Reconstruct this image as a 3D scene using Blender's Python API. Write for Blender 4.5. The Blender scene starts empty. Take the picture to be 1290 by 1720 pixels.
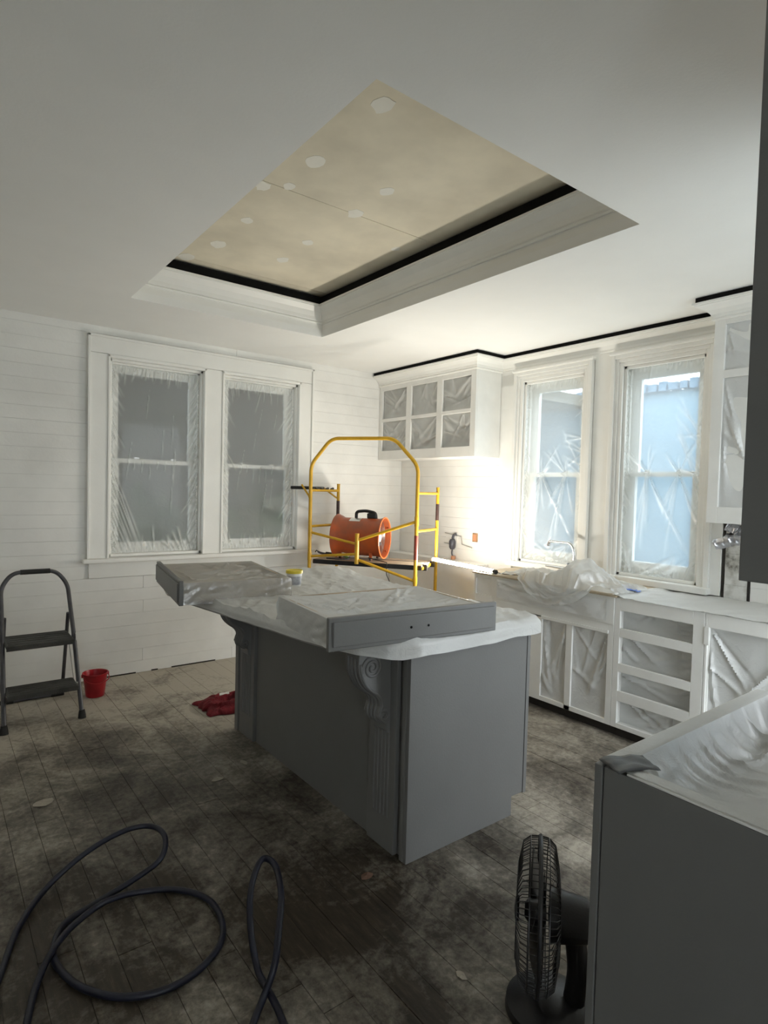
import bpy, math, random
import numpy as np
from mathutils import Vector, Matrix, noise
random.seed(7)
S = bpy.context.scene
COL = S.collection
PI = math.pi

# ------------------------------------------------------------------ camera
EYE = 1.5
cam_d = bpy.data.cameras.new('camera'); cam = bpy.data.objects.new('camera', cam_d); COL.objects.link(cam)
cam_d.sensor_fit = 'VERTICAL'; cam_d.sensor_height = 36.0; cam_d.lens = 998.14 * 36.0 / 1720.0
cam_d.clip_start = 0.02; cam_d.clip_end = 200
yaw, pitch, roll = (math.radians(a) for a in (37.536, 2.1576, -1.5001))
F = Vector((math.sin(yaw) * math.cos(pitch), math.cos(yaw) * math.cos(pitch), -math.sin(pitch)))
R0 = Vector((math.cos(yaw), -math.sin(yaw), 0)); D0 = F.cross(R0)
R = R0 * math.cos(roll) + D0 * math.sin(roll); D = -R0 * math.sin(roll) + D0 * math.cos(roll)
cam.matrix_world = Matrix(((R.x, -D.x, -F.x, 0), (R.y, -D.y, -F.y, 0), (R.z, -D.z, -F.z, EYE), (0, 0, 0, 1)))
S.camera = cam

# ------------------------------------------------------------------ world, exposure
wd = bpy.data.worlds.new('overcast_sky'); S.world = wd; wd.use_nodes = True
bg = wd.node_tree.nodes['Background']
bg.inputs['Color'].default_value = (0.88, 0.95, 1.0, 1); bg.inputs['Strength'].default_value = 2.2
S.view_settings.view_transform = 'Standard'; S.view_settings.look = 'None'
S.view_settings.exposure = 1.42; S.view_settings.gamma = 1.0; S.view_settings.use_curve_mapping = False
TUBE_POWER = 118.0
S.cycles.max_bounces = 10; S.cycles.diffuse_bounces = 6; S.cycles.transparent_max_bounces = 24
S.cycles.transmission_bounces = 8; S.cycles.caustics_reflective = False; S.cycles.caustics_refractive = False
S.cycles.use_adaptive_sampling = True; S.cycles.adaptive_threshold = 0.03; S.cycles.use_denoising = True; S.cycles.sample_clamp_indirect = 8

# room numbers (metres)
YA, XB, H = 4.872, 3.964, 2.663           # far wall, right wall, ceiling
XL, YR, YC = -1.30, -2.20, 0.15           # left wall, rear wall, near partition face
TX0, TX1, TY0, TY1, TZ = 1.012, 2.418, 1.405, 3.990, 2.958   # tray recess

# ------------------------------------------------------------------ materials
M = {}
def nt(name):
    m = bpy.data.materials.new(name); m.use_nodes = True
    t = m.node_tree; t.nodes.clear()
    out = t.nodes.new('ShaderNodeOutputMaterial')
    M[name] = m
    return m, t, out
def node(t, kind, **kw):
    n = t.nodes.new(kind)
    for k, v in kw.items():
        if k in n.inputs.keys(): n.inputs[k].default_value = v
        else: setattr(n, k, v)
    return n
def ramp(t, src, stops):
    r = t.nodes.new('ShaderNodeValToRGB')
    e = r.color_ramp.elements
    while len(e) < len(stops): e.new(0.5)
    for i, (p, c) in enumerate(stops):
        e[i].position = p; e[i].color = (c[0], c[1], c[2], 1) if isinstance(c, tuple) else (c, c, c, 1)
    t.links.new(src, r.inputs['Fac']); return r.outputs['Color']
def pos(t, scale=(1, 1, 1)):
    g = t.nodes.new('ShaderNodeNewGeometry'); mp = t.nodes.new('ShaderNodeMapping')
    mp.inputs['Scale'].default_value = scale
    t.links.new(g.outputs['Position'], mp.inputs['Vector']); return mp.outputs['Vector']
def nz(t, vec, scale, detail=4, rough=0.55, dist=0.0):
    n = node(t, 'ShaderNodeTexNoise', Scale=scale, Detail=detail, Roughness=rough, Distortion=dist)
    t.links.new(vec, n.inputs['Vector']); return n.outputs['Fac']
def paint(name, c, rough=0.5, var=0.08, scale=6.0, bump=0.05, bscale=120.0, metal=0.0, stretch=(1, 1, 1), spec=0.5, c2=None):
    m, t, out = nt(name)
    b = node(t, 'ShaderNodeBsdfPrincipled', Roughness=rough, Metallic=metal)
    b.inputs['Specular IOR Level'].default_value = spec
    v = pos(t, stretch)
    lo = c2 if c2 else tuple(x * (1 - var) for x in c)
    hi = tuple(min(1, x * (1 + var * 0.5)) for x in c)
    col = ramp(t, nz(t, v, scale), [(0.3, lo), (0.7, hi)])
    t.links.new(col, b.inputs['Base Color'])
    if bump:
        bp = node(t, 'ShaderNodeBump', Strength=bump, Distance=0.01)
        t.links.new(nz(t, v, bscale, 2), bp.inputs['Height']); t.links.new(bp.outputs['Normal'], b.inputs['Normal'])
    t.links.new(b.outputs['BSDF'], out.inputs['Surface']); return m
WHITE = (0.865, 0.86, 0.83)
paint('ceiling_paint', (0.87, 0.868, 0.845), 0.9, 0.02, 3, 0.04, 90, spec=0.2)
paint('wall_paint', WHITE, 0.75, 0.10, 2.2, 0.06, 60, spec=0.3)
paint('trim_paint', (0.86, 0.855, 0.82), 0.45, 0.04, 4, 0.03, 80)
paint('cabinet_white', (0.84, 0.835, 0.805), 0.5, 0.06, 5, 0.04, 90)
paint('grey_paint', (0.172, 0.170, 0.166), 0.5, 0.06, 3, 0.06, 140)
paint('grey_trim', (0.182, 0.180, 0.176), 0.45, 0.06, 3, 0.05, 140)
paint('wall_core', (0.42, 0.41, 0.38), 0.9, 0.2)
paint('black_gap', (0.012, 0.012, 0.012), 0.9, 0.2, spec=0.1)
paint('dark_gap', (0.05, 0.045, 0.04), 0.9, 0.3, spec=0.1)
paint('yellow_steel', (0.66, 0.38, 0.022), 0.35, 0.15, 14, 0.03, 60)
paint('rust_paint', (0.26, 0.045, 0.025), 0.5, 0.3, 22)
paint('decal_dark', (0.06, 0.03, 0.025), 0.4, 0.3, 60)
paint('orange_metal', (0.40, 0.075, 0.016), 0.42, 0.25, 9, 0.05, 50, c2=(0.26, 0.075, 0.035))
paint('orange_rim', (0.72, 0.18, 0.05), 0.35, 0.1, 9)
paint('black_plastic', (0.018, 0.018, 0.02), 0.35, 0.2)
paint('black_rubber', (0.02, 0.02, 0.02), 0.75, 0.2)
paint('platform_wood', (0.46, 0.37, 0.27), 0.7, 0.25, 5, 0.05, 40, stretch=(1, 4, 1))
paint('silver', (0.62, 0.62, 0.60), 0.3, 0.1, 8, 0, metal=0.9)
paint('chrome', (0.72, 0.72, 0.72), 0.12, 0.05, 8, 0, metal=1.0)
paint('foil', (0.55, 0.55, 0.58), 0.28, 0.15, 12, 0.4, 45, metal=0.9)
paint('gun_grey', (0.10, 0.10, 0.12), 0.45, 0.2, 8, 0.02, metal=0.4)
paint('stool_grey', (0.09, 0.09, 0.10), 0.38, 0.2, 20, 0.03, metal=0.3)
paint('stool_tread', (0.07, 0.07, 0.065), 0.8, 0.45, 9, 0.3, 150)
paint('red_plastic', (0.42, 0.012, 0.022), 0.35, 0.3, 12)
paint('red_cloth', (0.20, 0.010, 0.018), 0.85, 0.45, 18, 0.5, 70)
paint('white_plastic', (0.82, 0.82, 0.80), 0.35, 0.05)
paint('yellow_lid', (0.75, 0.60, 0.05), 0.4, 0.1)
paint('tub_label', (0.42, 0.43, 0.46), 0.5, 0.4, 40)
paint('wood_box', (0.52, 0.40, 0.27), 0.6, 0.3, 4, 0.05, 40, stretch=(1, 1, 9))
paint('plywood', (0.55, 0.45, 0.32), 0.7, 0.2, 6)
paint('hose_blue', (0.010, 0.012, 0.026), 0.42, 0.3, 30)
paint('stone_top', (0.30, 0.29, 0.28), 0.4, 0.2, 20)
paint('drywall', (0.74, 0.68, 0.545), 0.9, 0.16, 2.6, 0.02, 60, spec=0.15)
paint('spackle', (0.80, 0.78, 0.71), 0.9, 0.03, 20, spec=0.15)
paint('tape_grey', (0.10, 0.105, 0.11), 0.45, 0.2, 20)
paint('outlet_brown', (0.36, 0.22, 0.12), 0.6, 0.35, 60)
paint('copper', (0.60, 0.28, 0.15), 0.4, 0.2)
paint('blue_tape', (0.10, 0.20, 0.62), 0.5, 0.15)
paint('paint_chip', (0.45, 0.40, 0.33), 0.8, 0.2)
paint('brown_chip', (0.16, 0.09, 0.06), 0.8, 0.2)
paint('siding_grey', (0.12, 0.108, 0.085), 0.8, 0.2, 2, stretch=(1, 1, 6))
paint('leaf_green', (0.07, 0.11, 0.045), 0.7, 0.5, 6)
paint('ground', (0.66, 0.68, 0.67), 0.9, 0.1, 2)
paint('pale_siding', (0.165, 0.285, 0.385), 0.8, 0.06, 2)
paint('blue_block', (0.13, 0.22, 0.32), 0.8, 0.15, 5)
paint('tool_white', (0.75, 0.76, 0.72), 0.35, 0.1)
paint('tool_green', (0.15, 0.30, 0.10), 0.4, 0.2)

# stained old wall board (near the vent chase)
m, t, out = nt('stained_board'); b = node(t, 'ShaderNodeBsdfPrincipled', Roughness=0.85)
v = pos(t); t.links.new(ramp(t, nz(t, v, 9, 5, 0.6), [(0.34, (0.10, 0.09, 0.07)), (0.46, (0.50, 0.49, 0.45)), (0.62, (0.74, 0.74, 0.71))]), b.inputs['Base Color'])
t.links.new(b.outputs['BSDF'], out.inputs['Surface'])

# floor boards: dark worn varnish, grey dust and overspray
m, t, out = nt('floor_boards'); b = node(t, 'ShaderNodeBsdfPrincipled', Roughness=0.55)
v = pos(t); vs = pos(t, (9, 1.2, 1))
base = ramp(t, nz(t, vs, 6, 6, 0.65), [(0.30, (0.020, 0.014, 0.009)), (0.55, (0.044, 0.033, 0.022)), (0.75, (0.090, 0.070, 0.048))])
dust = nz(t, v, 2.1, 9, 0.68, 0.6)
fine = nz(t, v, 34, 7, 0.72, 0.25)
add = node(t, 'ShaderNodeMath', operation='ADD'); t.links.new(dust, add.inputs[0])
mul = node(t, 'ShaderNodeMath', operation='MULTIPLY'); mul.inputs[1].default_value = 0.45
t.links.new(fine, mul.inputs[0]); t.links.new(mul.outputs[0], add.inputs[1])
# pale layer grows towards the far wall and towards the right-hand side
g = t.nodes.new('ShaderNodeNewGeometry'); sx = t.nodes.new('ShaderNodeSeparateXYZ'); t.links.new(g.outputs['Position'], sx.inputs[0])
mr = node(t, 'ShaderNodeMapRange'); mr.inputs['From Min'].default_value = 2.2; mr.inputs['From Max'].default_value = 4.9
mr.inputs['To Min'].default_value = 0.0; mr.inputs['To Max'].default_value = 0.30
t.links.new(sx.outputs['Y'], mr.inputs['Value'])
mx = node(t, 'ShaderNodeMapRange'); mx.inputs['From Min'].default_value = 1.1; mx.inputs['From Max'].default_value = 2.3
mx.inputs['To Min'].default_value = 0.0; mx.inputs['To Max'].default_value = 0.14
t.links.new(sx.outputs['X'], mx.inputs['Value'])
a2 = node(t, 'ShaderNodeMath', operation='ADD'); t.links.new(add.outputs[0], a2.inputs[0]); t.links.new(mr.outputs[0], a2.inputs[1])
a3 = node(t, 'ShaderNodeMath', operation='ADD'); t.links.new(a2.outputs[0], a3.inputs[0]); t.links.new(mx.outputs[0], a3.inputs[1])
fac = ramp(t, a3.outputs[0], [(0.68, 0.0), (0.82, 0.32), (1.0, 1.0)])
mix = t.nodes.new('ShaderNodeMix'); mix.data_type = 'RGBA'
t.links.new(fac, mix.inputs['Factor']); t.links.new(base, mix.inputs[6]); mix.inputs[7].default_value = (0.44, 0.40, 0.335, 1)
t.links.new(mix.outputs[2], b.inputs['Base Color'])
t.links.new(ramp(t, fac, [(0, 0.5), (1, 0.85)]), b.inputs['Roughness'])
bp = node(t, 'ShaderNodeBump', Strength=0.25, Distance=0.004); t.links.new(fine, bp.inputs['Height']); t.links.new(bp.outputs['Normal'], b.inputs['Normal'])
t.links.new(b.outputs['BSDF'], out.inputs['Surface'])
paint('floor_bed', (0.20, 0.18, 0.15), 0.9, 0.4, 8)

def film(name, clear, gath=None, tint=(0.86, 0.87, 0.86), trans=0.5, gloss=0.10, rough=0.22, bump=0.25, bscale=(14, 14, 14)):
    """thin polythene: part clear, part milky (reflects and passes light), a little sheen"""
    m, t, out = nt(name)
    tr = node(t, 'ShaderNodeBsdfTransparent'); tr.inputs['Color'].default_value = (0.95, 0.96, 0.96, 1)
    df = node(t, 'ShaderNodeBsdfDiffuse'); df.inputs['Color'].default_value = (*tint, 1)
    tl = node(t, 'ShaderNodeBsdfTranslucent'); tl.inputs['Color'].default_value = (*tint, 1)
    gl = node(t, 'ShaderNodeBsdfGlossy', Roughness=rough)
    v = pos(t, bscale)
    bp = node(t, 'ShaderNodeBump', Strength=bump, Distance=0.02); t.links.new(nz(t, v, 1.0, 5, 0.6, 1.2), bp.inputs['Height'])
    for n in (df, tl, gl): t.links.new(bp.outputs['Normal'], n.inputs['Normal'])
    m1 = node(t, 'ShaderNodeMixShader', Fac=trans); t.links.new(df.outputs[0], m1.inputs[1]); t.links.new(tl.outputs[0], m1.inputs[2])
    m2 = node(t, 'ShaderNodeMixShader', Fac=clear)
    if gath is not None:   # doubled-up gathers of the film are milkier than the single layer
        at = node(t, 'ShaderNodeAttribute', attribute_name='gather'); mg = node(t, 'ShaderNodeMapRange')
        mg.inputs['To Min'].default_value = clear; mg.inputs['To Max'].default_value = gath
        t.links.new(at.outputs['Fac'], mg.inputs['Value']); t.links.new(mg.outputs[0], m2.inputs['Fac'])
    t.links.new(m1.outputs[0], m2.inputs[1]); t.links.new(tr.outputs[0], m2.inputs[2])
    m3 = node(t, 'ShaderNodeMixShader', Fac=gloss); t.links.new(m2.outputs[0], m3.inputs[1]); t.links.new(gl.outputs[0], m3.inputs[2])
    t.links.new(m3.outputs[0], out.inputs['Surface'])
film('window_film', 0.67, 0.20, trans=0.25, gloss=0.035, rough=0.35)
film('bright_film', 0.56, 0.30, trans=0.45, gloss=0.05)
film('cabinet_film', 0.06, trans=0.12, gloss=0.07, tint=(0.78, 0.785, 0.775))
film('dim_film', 0.42, 0.05, trans=0.2, gloss=0.12, tint=(0.66, 0.665, 0.65))
film('drawer_film', 0.16, trans=0.15, gloss=0.10)
film('clear_film', 0.60, trans=0.3, gloss=0.20, rough=0.16)
film('sheet_film', 0.12, trans=0.15, gloss=0.10, rough=0.32, tint=(0.80, 0.80, 0.78))
film('bag_film', 0.35, trans=0.4, gloss=0.12)
film('pale_pane', 0.55, tint=(0.45, 0.62, 0.85), trans=0.6, gloss=0.03, bump=0.05)
m, t, out = nt('glass'); tr = node(t, 'ShaderNodeBsdfTransparent'); tr.inputs['Color'].default_value = (0.93, 0.95, 0.95, 1)
gl = node(t, 'ShaderNodeBsdfGlossy', Roughness=0.02); mxs = node(t, 'ShaderNodeMixShader', Fac=0.012)
t.links.new(tr.outputs[0], mxs.inputs[1]); t.links.new(gl.outputs[0], mxs.inputs[2]); t.links.new(mxs.outputs[0], out.inputs['Surface'])
m, t, out = nt('lit_tube'); e = node(t, 'ShaderNodeEmission', Strength=TUBE_POWER); e.inputs['Color'].default_value = (1.0, 0.945, 0.83, 1)
t.links.new(e.outputs[0], out.inputs['Surface'])

# ------------------------------------------------------------------ builders
W = {}
def link(o, parent=None):
    COL.objects.link(o)
    if parent is not None: o.parent = parent
    return o
def tag(o, label=None, cat=None, group=None, kind=None):
    if label: o['label'] = label
    if cat: o['category'] = cat
    if group: o['group'] = group
    if kind: o['kind'] = kind
    return o
def thing(name, label, cat, loc=(0, 0, 0), rz=0.0, group=None):
    o = bpy.data.objects.new(name, None); o.empty_display_size = 0.1
    o.location = loc; o.rotation_euler = (0, 0, rz); link(o)
    W[o.name] = Matrix.Translation(loc) @ Matrix.Rotation(rz, 4, 'Z')
    return tag(o, label, cat, group)
class MB:
    def __init__(s): s.v = []; s.f = []; s.sm = False
    def add(s, vs, fs):
        k = len(s.v); s.v += [tuple(p) for p in vs]; s.f += [tuple(i + k for i in f) for f in fs]; return s
    def box(s, x0, x1, y0, y1, z0, z1):
        return s.add([(x, y, z) for x in (x0, x1) for y in (y0, y1) for z in (z0, z1)],
                     [(0, 1, 3, 2), (4, 6, 7, 5), (0, 4, 5, 1), (2, 3, 7, 6), (0, 2, 6, 4), (1, 5, 7, 3)])
    def obox(s, c, ax, ay, az, hx, hy, hz):
        c = Vector(c); vs = []
        for i in (-1, 1):
            for j in (-1, 1):
                for k in (-1, 1): vs.append(c + Vector(ax) * hx * i + Vector(ay) * hy * j + Vector(az) * hz * k)
        return s.add(vs, [(0, 1, 3, 2), (4, 6, 7, 5), (0, 4, 5, 1), (2, 3, 7, 6), (0, 2, 6, 4), (1, 5, 7, 3)])
    def prism(s, pts, ext):
        """closed polygon (3D points) pushed along ext"""
        n = len(pts); a = [Vector(p) for p in pts]; b = [p + Vector(ext) for p in a]
        return s.add(a + b, [tuple(range(n))[::-1], tuple(range(n, 2 * n))] + [(i, (i + 1) % n, n + (i + 1) % n, n + i) for i in range(n)])
    def tube(s, pts, r, seg=10, caps=True, closed=False):
        P = [Vector(p) for p in pts]; n = len(P); rs = r if isinstance(r, (list, tuple)) else [r] * n
        up = None; vs = []
        for i in range(n):
            if closed: d = P[(i + 1) % n] - P[i - 1]
            else: d = P[min(i + 1, n - 1)] - P[max(i - 1, 0)]
            d = d.normalized() if d.length > 1e-9 else Vector((0, 0, 1))
            if up is None:
                up = Vector((0, 0, 1)) if abs(d.z) < 0.9 else Vector((1, 0, 0))
            a = up - d * up.dot(d)
            a = a.normalized() if a.length > 1e-6 else d.orthogonal().normalized()
            up = a; bb = d.cross(a)
            for k in range(seg):
                th = 2 * PI * k / seg; vs.append(P[i] + (a * math.cos(th) + bb * math.sin(th)) * rs[i])
        fs = []
        for i in range(n if closed else n - 1):
            j = (i + 1) % n
            for k in range(seg):
                k2 = (k + 1) % seg; fs.append((i * seg + k, i * seg + k2, j * seg + k2, j * seg + k))
        if caps and not closed:
            fs.append(tuple(range(seg))[::-1]); fs.append(tuple(range((n - 1) * seg, n * seg)))
        s.sm = True
        return s.add(vs, fs)
    def lathe(s, prof, c, ax, seg=32, a0=None, cap=False):
        """profile [(along, radius)] turned about axis ax through c"""
        ax = Vector(ax).normalized(); a = Vector(a0) if a0 else ax.orthogonal().normalized(); b = ax.cross(a); c = Vector(c)
        vs = []
        for (h, r) in prof:
            for k in range(seg):
                th = 2 * PI * k / seg; vs.append(c + ax * h + (a * math.cos(th) + b * math.sin(th)) * r)
        fs = []
        for i in range(len(prof) - 1):
            for k in range(seg):
                k2 = (k + 1) % seg; fs.append((i * seg + k, i * seg + k2, (i + 1) * seg + k2, (i + 1) * seg + k))
        if cap: fs.append(tuple(range(seg))[::-1]); fs.append(tuple(range((len(prof) - 1) * seg, len(prof) * seg)))
        s.sm = True
        return s.add(vs, fs)
    def grid(s, fn, nu, nv):
        vs = [fn(i / nu, j / nv) for j in range(nv + 1) for i in range(nu + 1)]
        s.sm = True
        return s.add(vs, [(j * (nu + 1) + i, j * (nu + 1) + i + 1, (j + 1) * (nu + 1) + i + 1, (j + 1) * (nu + 1) + i) for j in range(nv) for i in range(nu)])
    def obj(s, name, mat, parent=None, bevel=0.0, smooth=None, solid=0.0, local=False):
        me = bpy.data.meshes.new(name)
        vs = s.v
        if parent is not None and not local and parent.name in W:
            inv = W[parent.name].inverted(); vs = [tuple(inv @ Vector(p)) for p in s.v]
        me.from_pydata(vs, [], s.f); me.validate(); me.update()
        import bmesh
        bm = bmesh.new(); bm.from_mesh(me); bmesh.ops.recalc_face_normals(bm, faces=bm.faces); bm.to_mesh(me); bm.free()
        me.materials.append(M[mat])
        o = link(bpy.data.objects.new(name, me), parent)
        W[o.name] = W[parent.name] if parent is not None and parent.name in W else Matrix.Identity(4)
        if smooth if smooth is not None else s.sm:
            me.polygons.foreach_set('use_smooth', [True] * len(me.polygons))
            try: me.set_sharp_from_angle(angle=math.radians(42))
            except Exception: pass
        if bevel:
            md = o.modifiers.new('bevel', 'BEVEL'); md.width = bevel; md.segments = 2; md.limit_method = 'ANGLE'
        if solid:
            md = o.modifiers.new('solid', 'SOLIDIFY'); md.thickness = solid; md.offset = 0
        return o
def box(name, mat, x0, x1, y0, y1, z0, z1, parent=None, bevel=0.002):
    return MB().box(x0, x1, y0, y1, z0, z1).obj(name, mat, parent, bevel)
def struct(o): o['kind'] = 'structure'; return o
UNIT = {}
def unit_box(name, mat, x0, x1, y0, y1, z0, z1, parent):
    """cheap repeated board: shared unit cube mesh, placed and sized by the object"""
    if mat not in UNIT:
        me = bpy.data.meshes.new('board_' + mat); q = MB().box(-.5, .5, -.5, .5, -.5, .5)
        me.from_pydata(q.v, [], q.f); me.update(); me.materials.append(M[mat]); UNIT[mat] = me
    o = bpy.data.objects.new(name, UNIT[mat]); link(o, parent)
    c = Vector(((x0 + x1) / 2, (y0 + y1) / 2, (z0 + z1) / 2))
    if parent.name in W: c = W[parent.name].inverted() @ c
    o.location = c; o.scale = (x1 - x0, y1 - y0, z1 - z0); return o
def smoothpath(pts, n=8, closed=False):
    P = [Vector(p) for p in pts]; out = []; k = len(P)
    for i in range(k if closed else k - 1):
        if closed: p0, p1, p2, p3 = P[i - 1], P[i], P[(i + 1) % k], P[(i + 2) % k]
        else: p0, p1, p2, p3 = P[max(i - 1, 0)], P[i], P[i + 1], P[min(i + 2, k - 1)]
        for j in range(n):
            u = j / n
            out.append(0.5 * ((2 * p1) + (p2 - p0) * u + (2 * p0 - 5 * p1 + 4 * p2 - p3) * u * u + (3 * p1 - p0 - 3 * p2 + p3) * u ** 3))
    if not closed: out.append(P[-1])
    return out
def bend(pts, r, n=5):
    """polyline with rounded corners"""
    P = [Vector(p) for p in pts]; out = [P[0]]
    for i in range(1, len(P) - 1):
        a = (P[i - 1] - P[i]); b = (P[i + 1] - P[i]); d = min(r, a.length * .45, b.length * .45)
        a = P[i] + a.normalized() * d; b = P[i] + b.normalized() * d
        for k in range(n + 1):
            u = k / n; out.append(a * (1 - u) ** 2 + P[i] * 2 * u * (1 - u) + b * u * u)
    return out + [P[-1]]
def crown(name, mat, path, prof, parent=None, closed=False):
    """mitred moulding: path of (x, y, nx, ny) corners where n points into the room; prof = [(out, z)] closed loop"""
    n = len(path); q = len(prof); mb = MB(); vs = []
    for (x, y, nx, ny) in path:
        for (o, z) in prof: vs.append((x + nx * o, y + ny * o, z))
    fs = []
    for i in range(n if closed else n - 1):
        j = (i + 1) % n
        for k in range(q):
            k2 = (k + 1) % q; fs.append((i * q + k, i * q + k2, j * q + k2, j * q + k))
    if not closed: fs += [tuple(range(q))[::-1], tuple(range((n - 1) * q, n * q))]
    return mb.add(vs, fs).obj(name, mat, parent)
def N(x, y=0.0, z=0.0): return noise.noise(Vector((x, y, z)))
def ridge(x, y, z=0.0): return 1.0 - 2.0 * abs(N(x, y, z))
class Folds:
    """a set of straight creases on a w x h sheet: each lifts the sheet along a line"""
    def __init__(s): s.l = []
    def line(s, a, b, amp, wid): s.l.append((a[0], a[1], b[0], b[1], amp, wid)); return s
    def __call__(s, x, y):
        """x, y numpy arrays of one shape"""
        d = np.zeros_like(x)
        for ax_, ay_, bx_, by_, amp, wid in s.l:
            ux, uy = bx_ - ax_, by_ - ay_; L = math.hypot(ux, uy) + 1e-9
            u = ((x - ax_) * ux + (y - ay_) * uy) / (L * L)
            perp = np.abs((x - ax_) * uy - (y - ay_) * ux) / L
            wd_ = wid * (0.35 + 0.9 * np.clip(u, 0, 1))
            k = np.exp(-(perp / wd_) ** 2) * np.clip((1 - u) * 2.5, 0, 1) * np.clip((u + .03) * 30, 0, 1)
            d += amp * k
        return d
def edge_folds(w, h, seed, density=26, amp=0.012, rng=(0.05, 0.22), slant=0.12, edges='tblr'):
    """creases running in from the taped edges: straight in from head and foot, fanning down from the sides"""
    r = random.Random(seed); f = Folds()
    for e in edges:
        L = w if e in 'tb' else h
        n_ = int(L * density)
        for i in range(n_):
            c = (i + r.uniform(.1, .9)) / n_ * L; q = c / L
            ln = r.uniform(*rng) * (.55 + .6 * abs(N(q * 4, seed, ord(e)))) * (1.7 if r.random() < .12 else 1)
            sl = (r.gauss(0, slant) + .5 * N(q * 3, seed * 1.7)) * ln; am = amp * r.uniform(.3, 1) * (1 if r.random() < .75 else -1); wi = r.uniform(.0035, .0085)
            dn = .9 + .9 * N(q * 2.5, seed * .7)
            if e == 't': f.line((c, h), (c + sl, h - ln), am, wi)
            elif e == 'b': f.line((c, 0), (c + sl, ln), am, wi)
            elif e == 'l': f.line((0, c), (ln * .55, c - dn * ln), am, wi)
            else: f.line((w, c), (w - ln * .55, c - dn * ln), am, wi)
    return f
def sheet(name, mat, o, U, V, n, w, h, fo, disp, parent=None, res=0.007):
    """film spanning o + U*s + V*t, lifted along n by disp(s, t, fold height there)"""
    o = Vector(o); U = Vector(U); V = Vector(V); n = Vector(n)
    nu = max(6, int(w / res)); nv = max(6, int(h / res))
    gx, gy = np.meshgrid(np.linspace(0, w, nu + 1), np.linspace(0, h, nv + 1)); f = fo(gx, gy)
    def fn(u, v): return o + U * (u * w) + V * (v * h) + n * disp(u * w, v * h, float(f[int(round(v * nv)), int(round(u * nu))]))
    ob_ = MB().grid(fn, nu, nv).obj(name, mat, parent)
    ed = np.minimum(np.minimum(gx, w - gx), np.minimum(gy, h - gy))
    ga = np.clip(np.abs(f) / .009, 0, 1) * .85 + .35 * np.clip(1 - ed / .05, 0, 1)
    at = ob_.data.attributes.new('gather', 'FLOAT', 'POINT'); at.data.foreach_set('value', np.clip(ga, 0, 1).astype(np.float32).ravel())
    return ob_

# ------------------------------------------------------------------ the room shell
floor = struct(MB().box(XL - .1, 1.39, YR - .1, YC - .12, -0.12, -0.006).box(XL - .1, XB + .15, YC - .12, YA + .15, -0.12, -0.006).obj('floor', 'floor_bed'))
r = random.Random(3); pw = 0.1045; x = XL
while x < XB - .01:
    y = YR - r.uniform(0, 1.6)
    while y < YA:
        ln = r.uniform(1.5, 3.4); y0 = max(y, YR if x < 1.27 else YC); y1 = min(y + ln, YA)
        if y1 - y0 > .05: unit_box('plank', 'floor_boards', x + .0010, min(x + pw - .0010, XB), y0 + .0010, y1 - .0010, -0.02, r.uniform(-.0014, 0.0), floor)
        y += ln
    x += pw
ceil = struct(MB().box(XL - .1, 1.39, YR - .1, YC - .12, H, H + .05).box(XL - .1, XB + .15, YC - .12, TY0, H, H + .05).box(XL - .1, XB + .15, TY1, YA + .15, H, H + .05)
              .box(XL - .1, TX0, TY0, TY1, H, H + .05).box(TX1, XB + .15, TY0, TY1, H, H + .05).obj('ceiling', 'ceiling_paint'))
# tray recess: fascias, gypsum panels, crown, dark gap
MB().box(TX0 - .05, TX0, TY0 - .05, TY1 + .05, H + .05, TZ + .06).obj('tray_fascia', 'trim_paint', ceil)
MB().box(TX1, TX1 + .05, TY0 - .05, TY1 + .05, H + .05, TZ + .06).obj('tray_fascia', 'trim_paint', ceil)
MB().box(TX0, TX1, TY0 - .05, TY0, H + .05, TZ + .06).obj('tray_fascia', 'trim_paint', ceil)
MB().box(TX0, TX1, TY1, TY1 + .05, H + .05, TZ + .06).obj('tray_fascia', 'trim_paint', ceil)
MB().box(TX0, TX1, TY0, TY1, TZ + .0125, TZ + .05).obj('tray_backing', 'dark_gap', ceil)
for (a, bb) in ((TY0, 2.668), (2.672, 3.868), (3.872, TY1)):
    MB().box(TX0, TX1, a, bb, TZ, TZ + .012).obj('gypsum_panel', 'drywall', ceil)
r = random.Random(5)
for (px, py, s) in ((1.374, 1.862, .05), (1.38, 2.366, .052), (1.295, 2.715, .045), (1.395, 2.635, .035), (1.786, 2.368, .042), (1.803, 2.659, .05),
                    (1.396, 3.121, .04), (1.40, 3.538, .055), (1.80, 3.155, .04), (1.813, 3.497, .045), (1.319, 3.86, .06), (2.25, 2.88, .03)):
    pts = [(px + .8 * s * (1 + .35 * N(k * .9, px * 7)) * math.cos(k * PI / 7), py + .8 * s * 1.3 * (1 + .35 * N(k * .9, py * 5)) * math.sin(k * PI / 7), TZ - .0012) for k in range(14)]
    MB().prism(pts, (0, 0, .0012)).obj('spackle_patch', 'spackle', ceil)
trayP = [(TX0, TY0, 1, 1), (TX1, TY0, -1, 1), (TX1, TY1, -1, -1), (TX0, TY1, 1, -1)]
tp = [(0, 2.757), (.012, 2.757), (.016, 2.766), (.010, 2.772), (.016, 2.778), (.020, 2.800), (.036, 2.835), (.062, 2.862), (.066, 2.866), (.066, 2.872), (.074, 2.874), (.074, 2.884), (0, 2.884)]
tr2 = struct(crown('trim_2', 'trim_paint', trayP, tp, closed=True))
crown('gap_strip', 'black_gap', trayP, [(0, 2.885), (.046, 2.885), (.046, 2.948), (0, 2.948)], tr2, closed=True)

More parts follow.
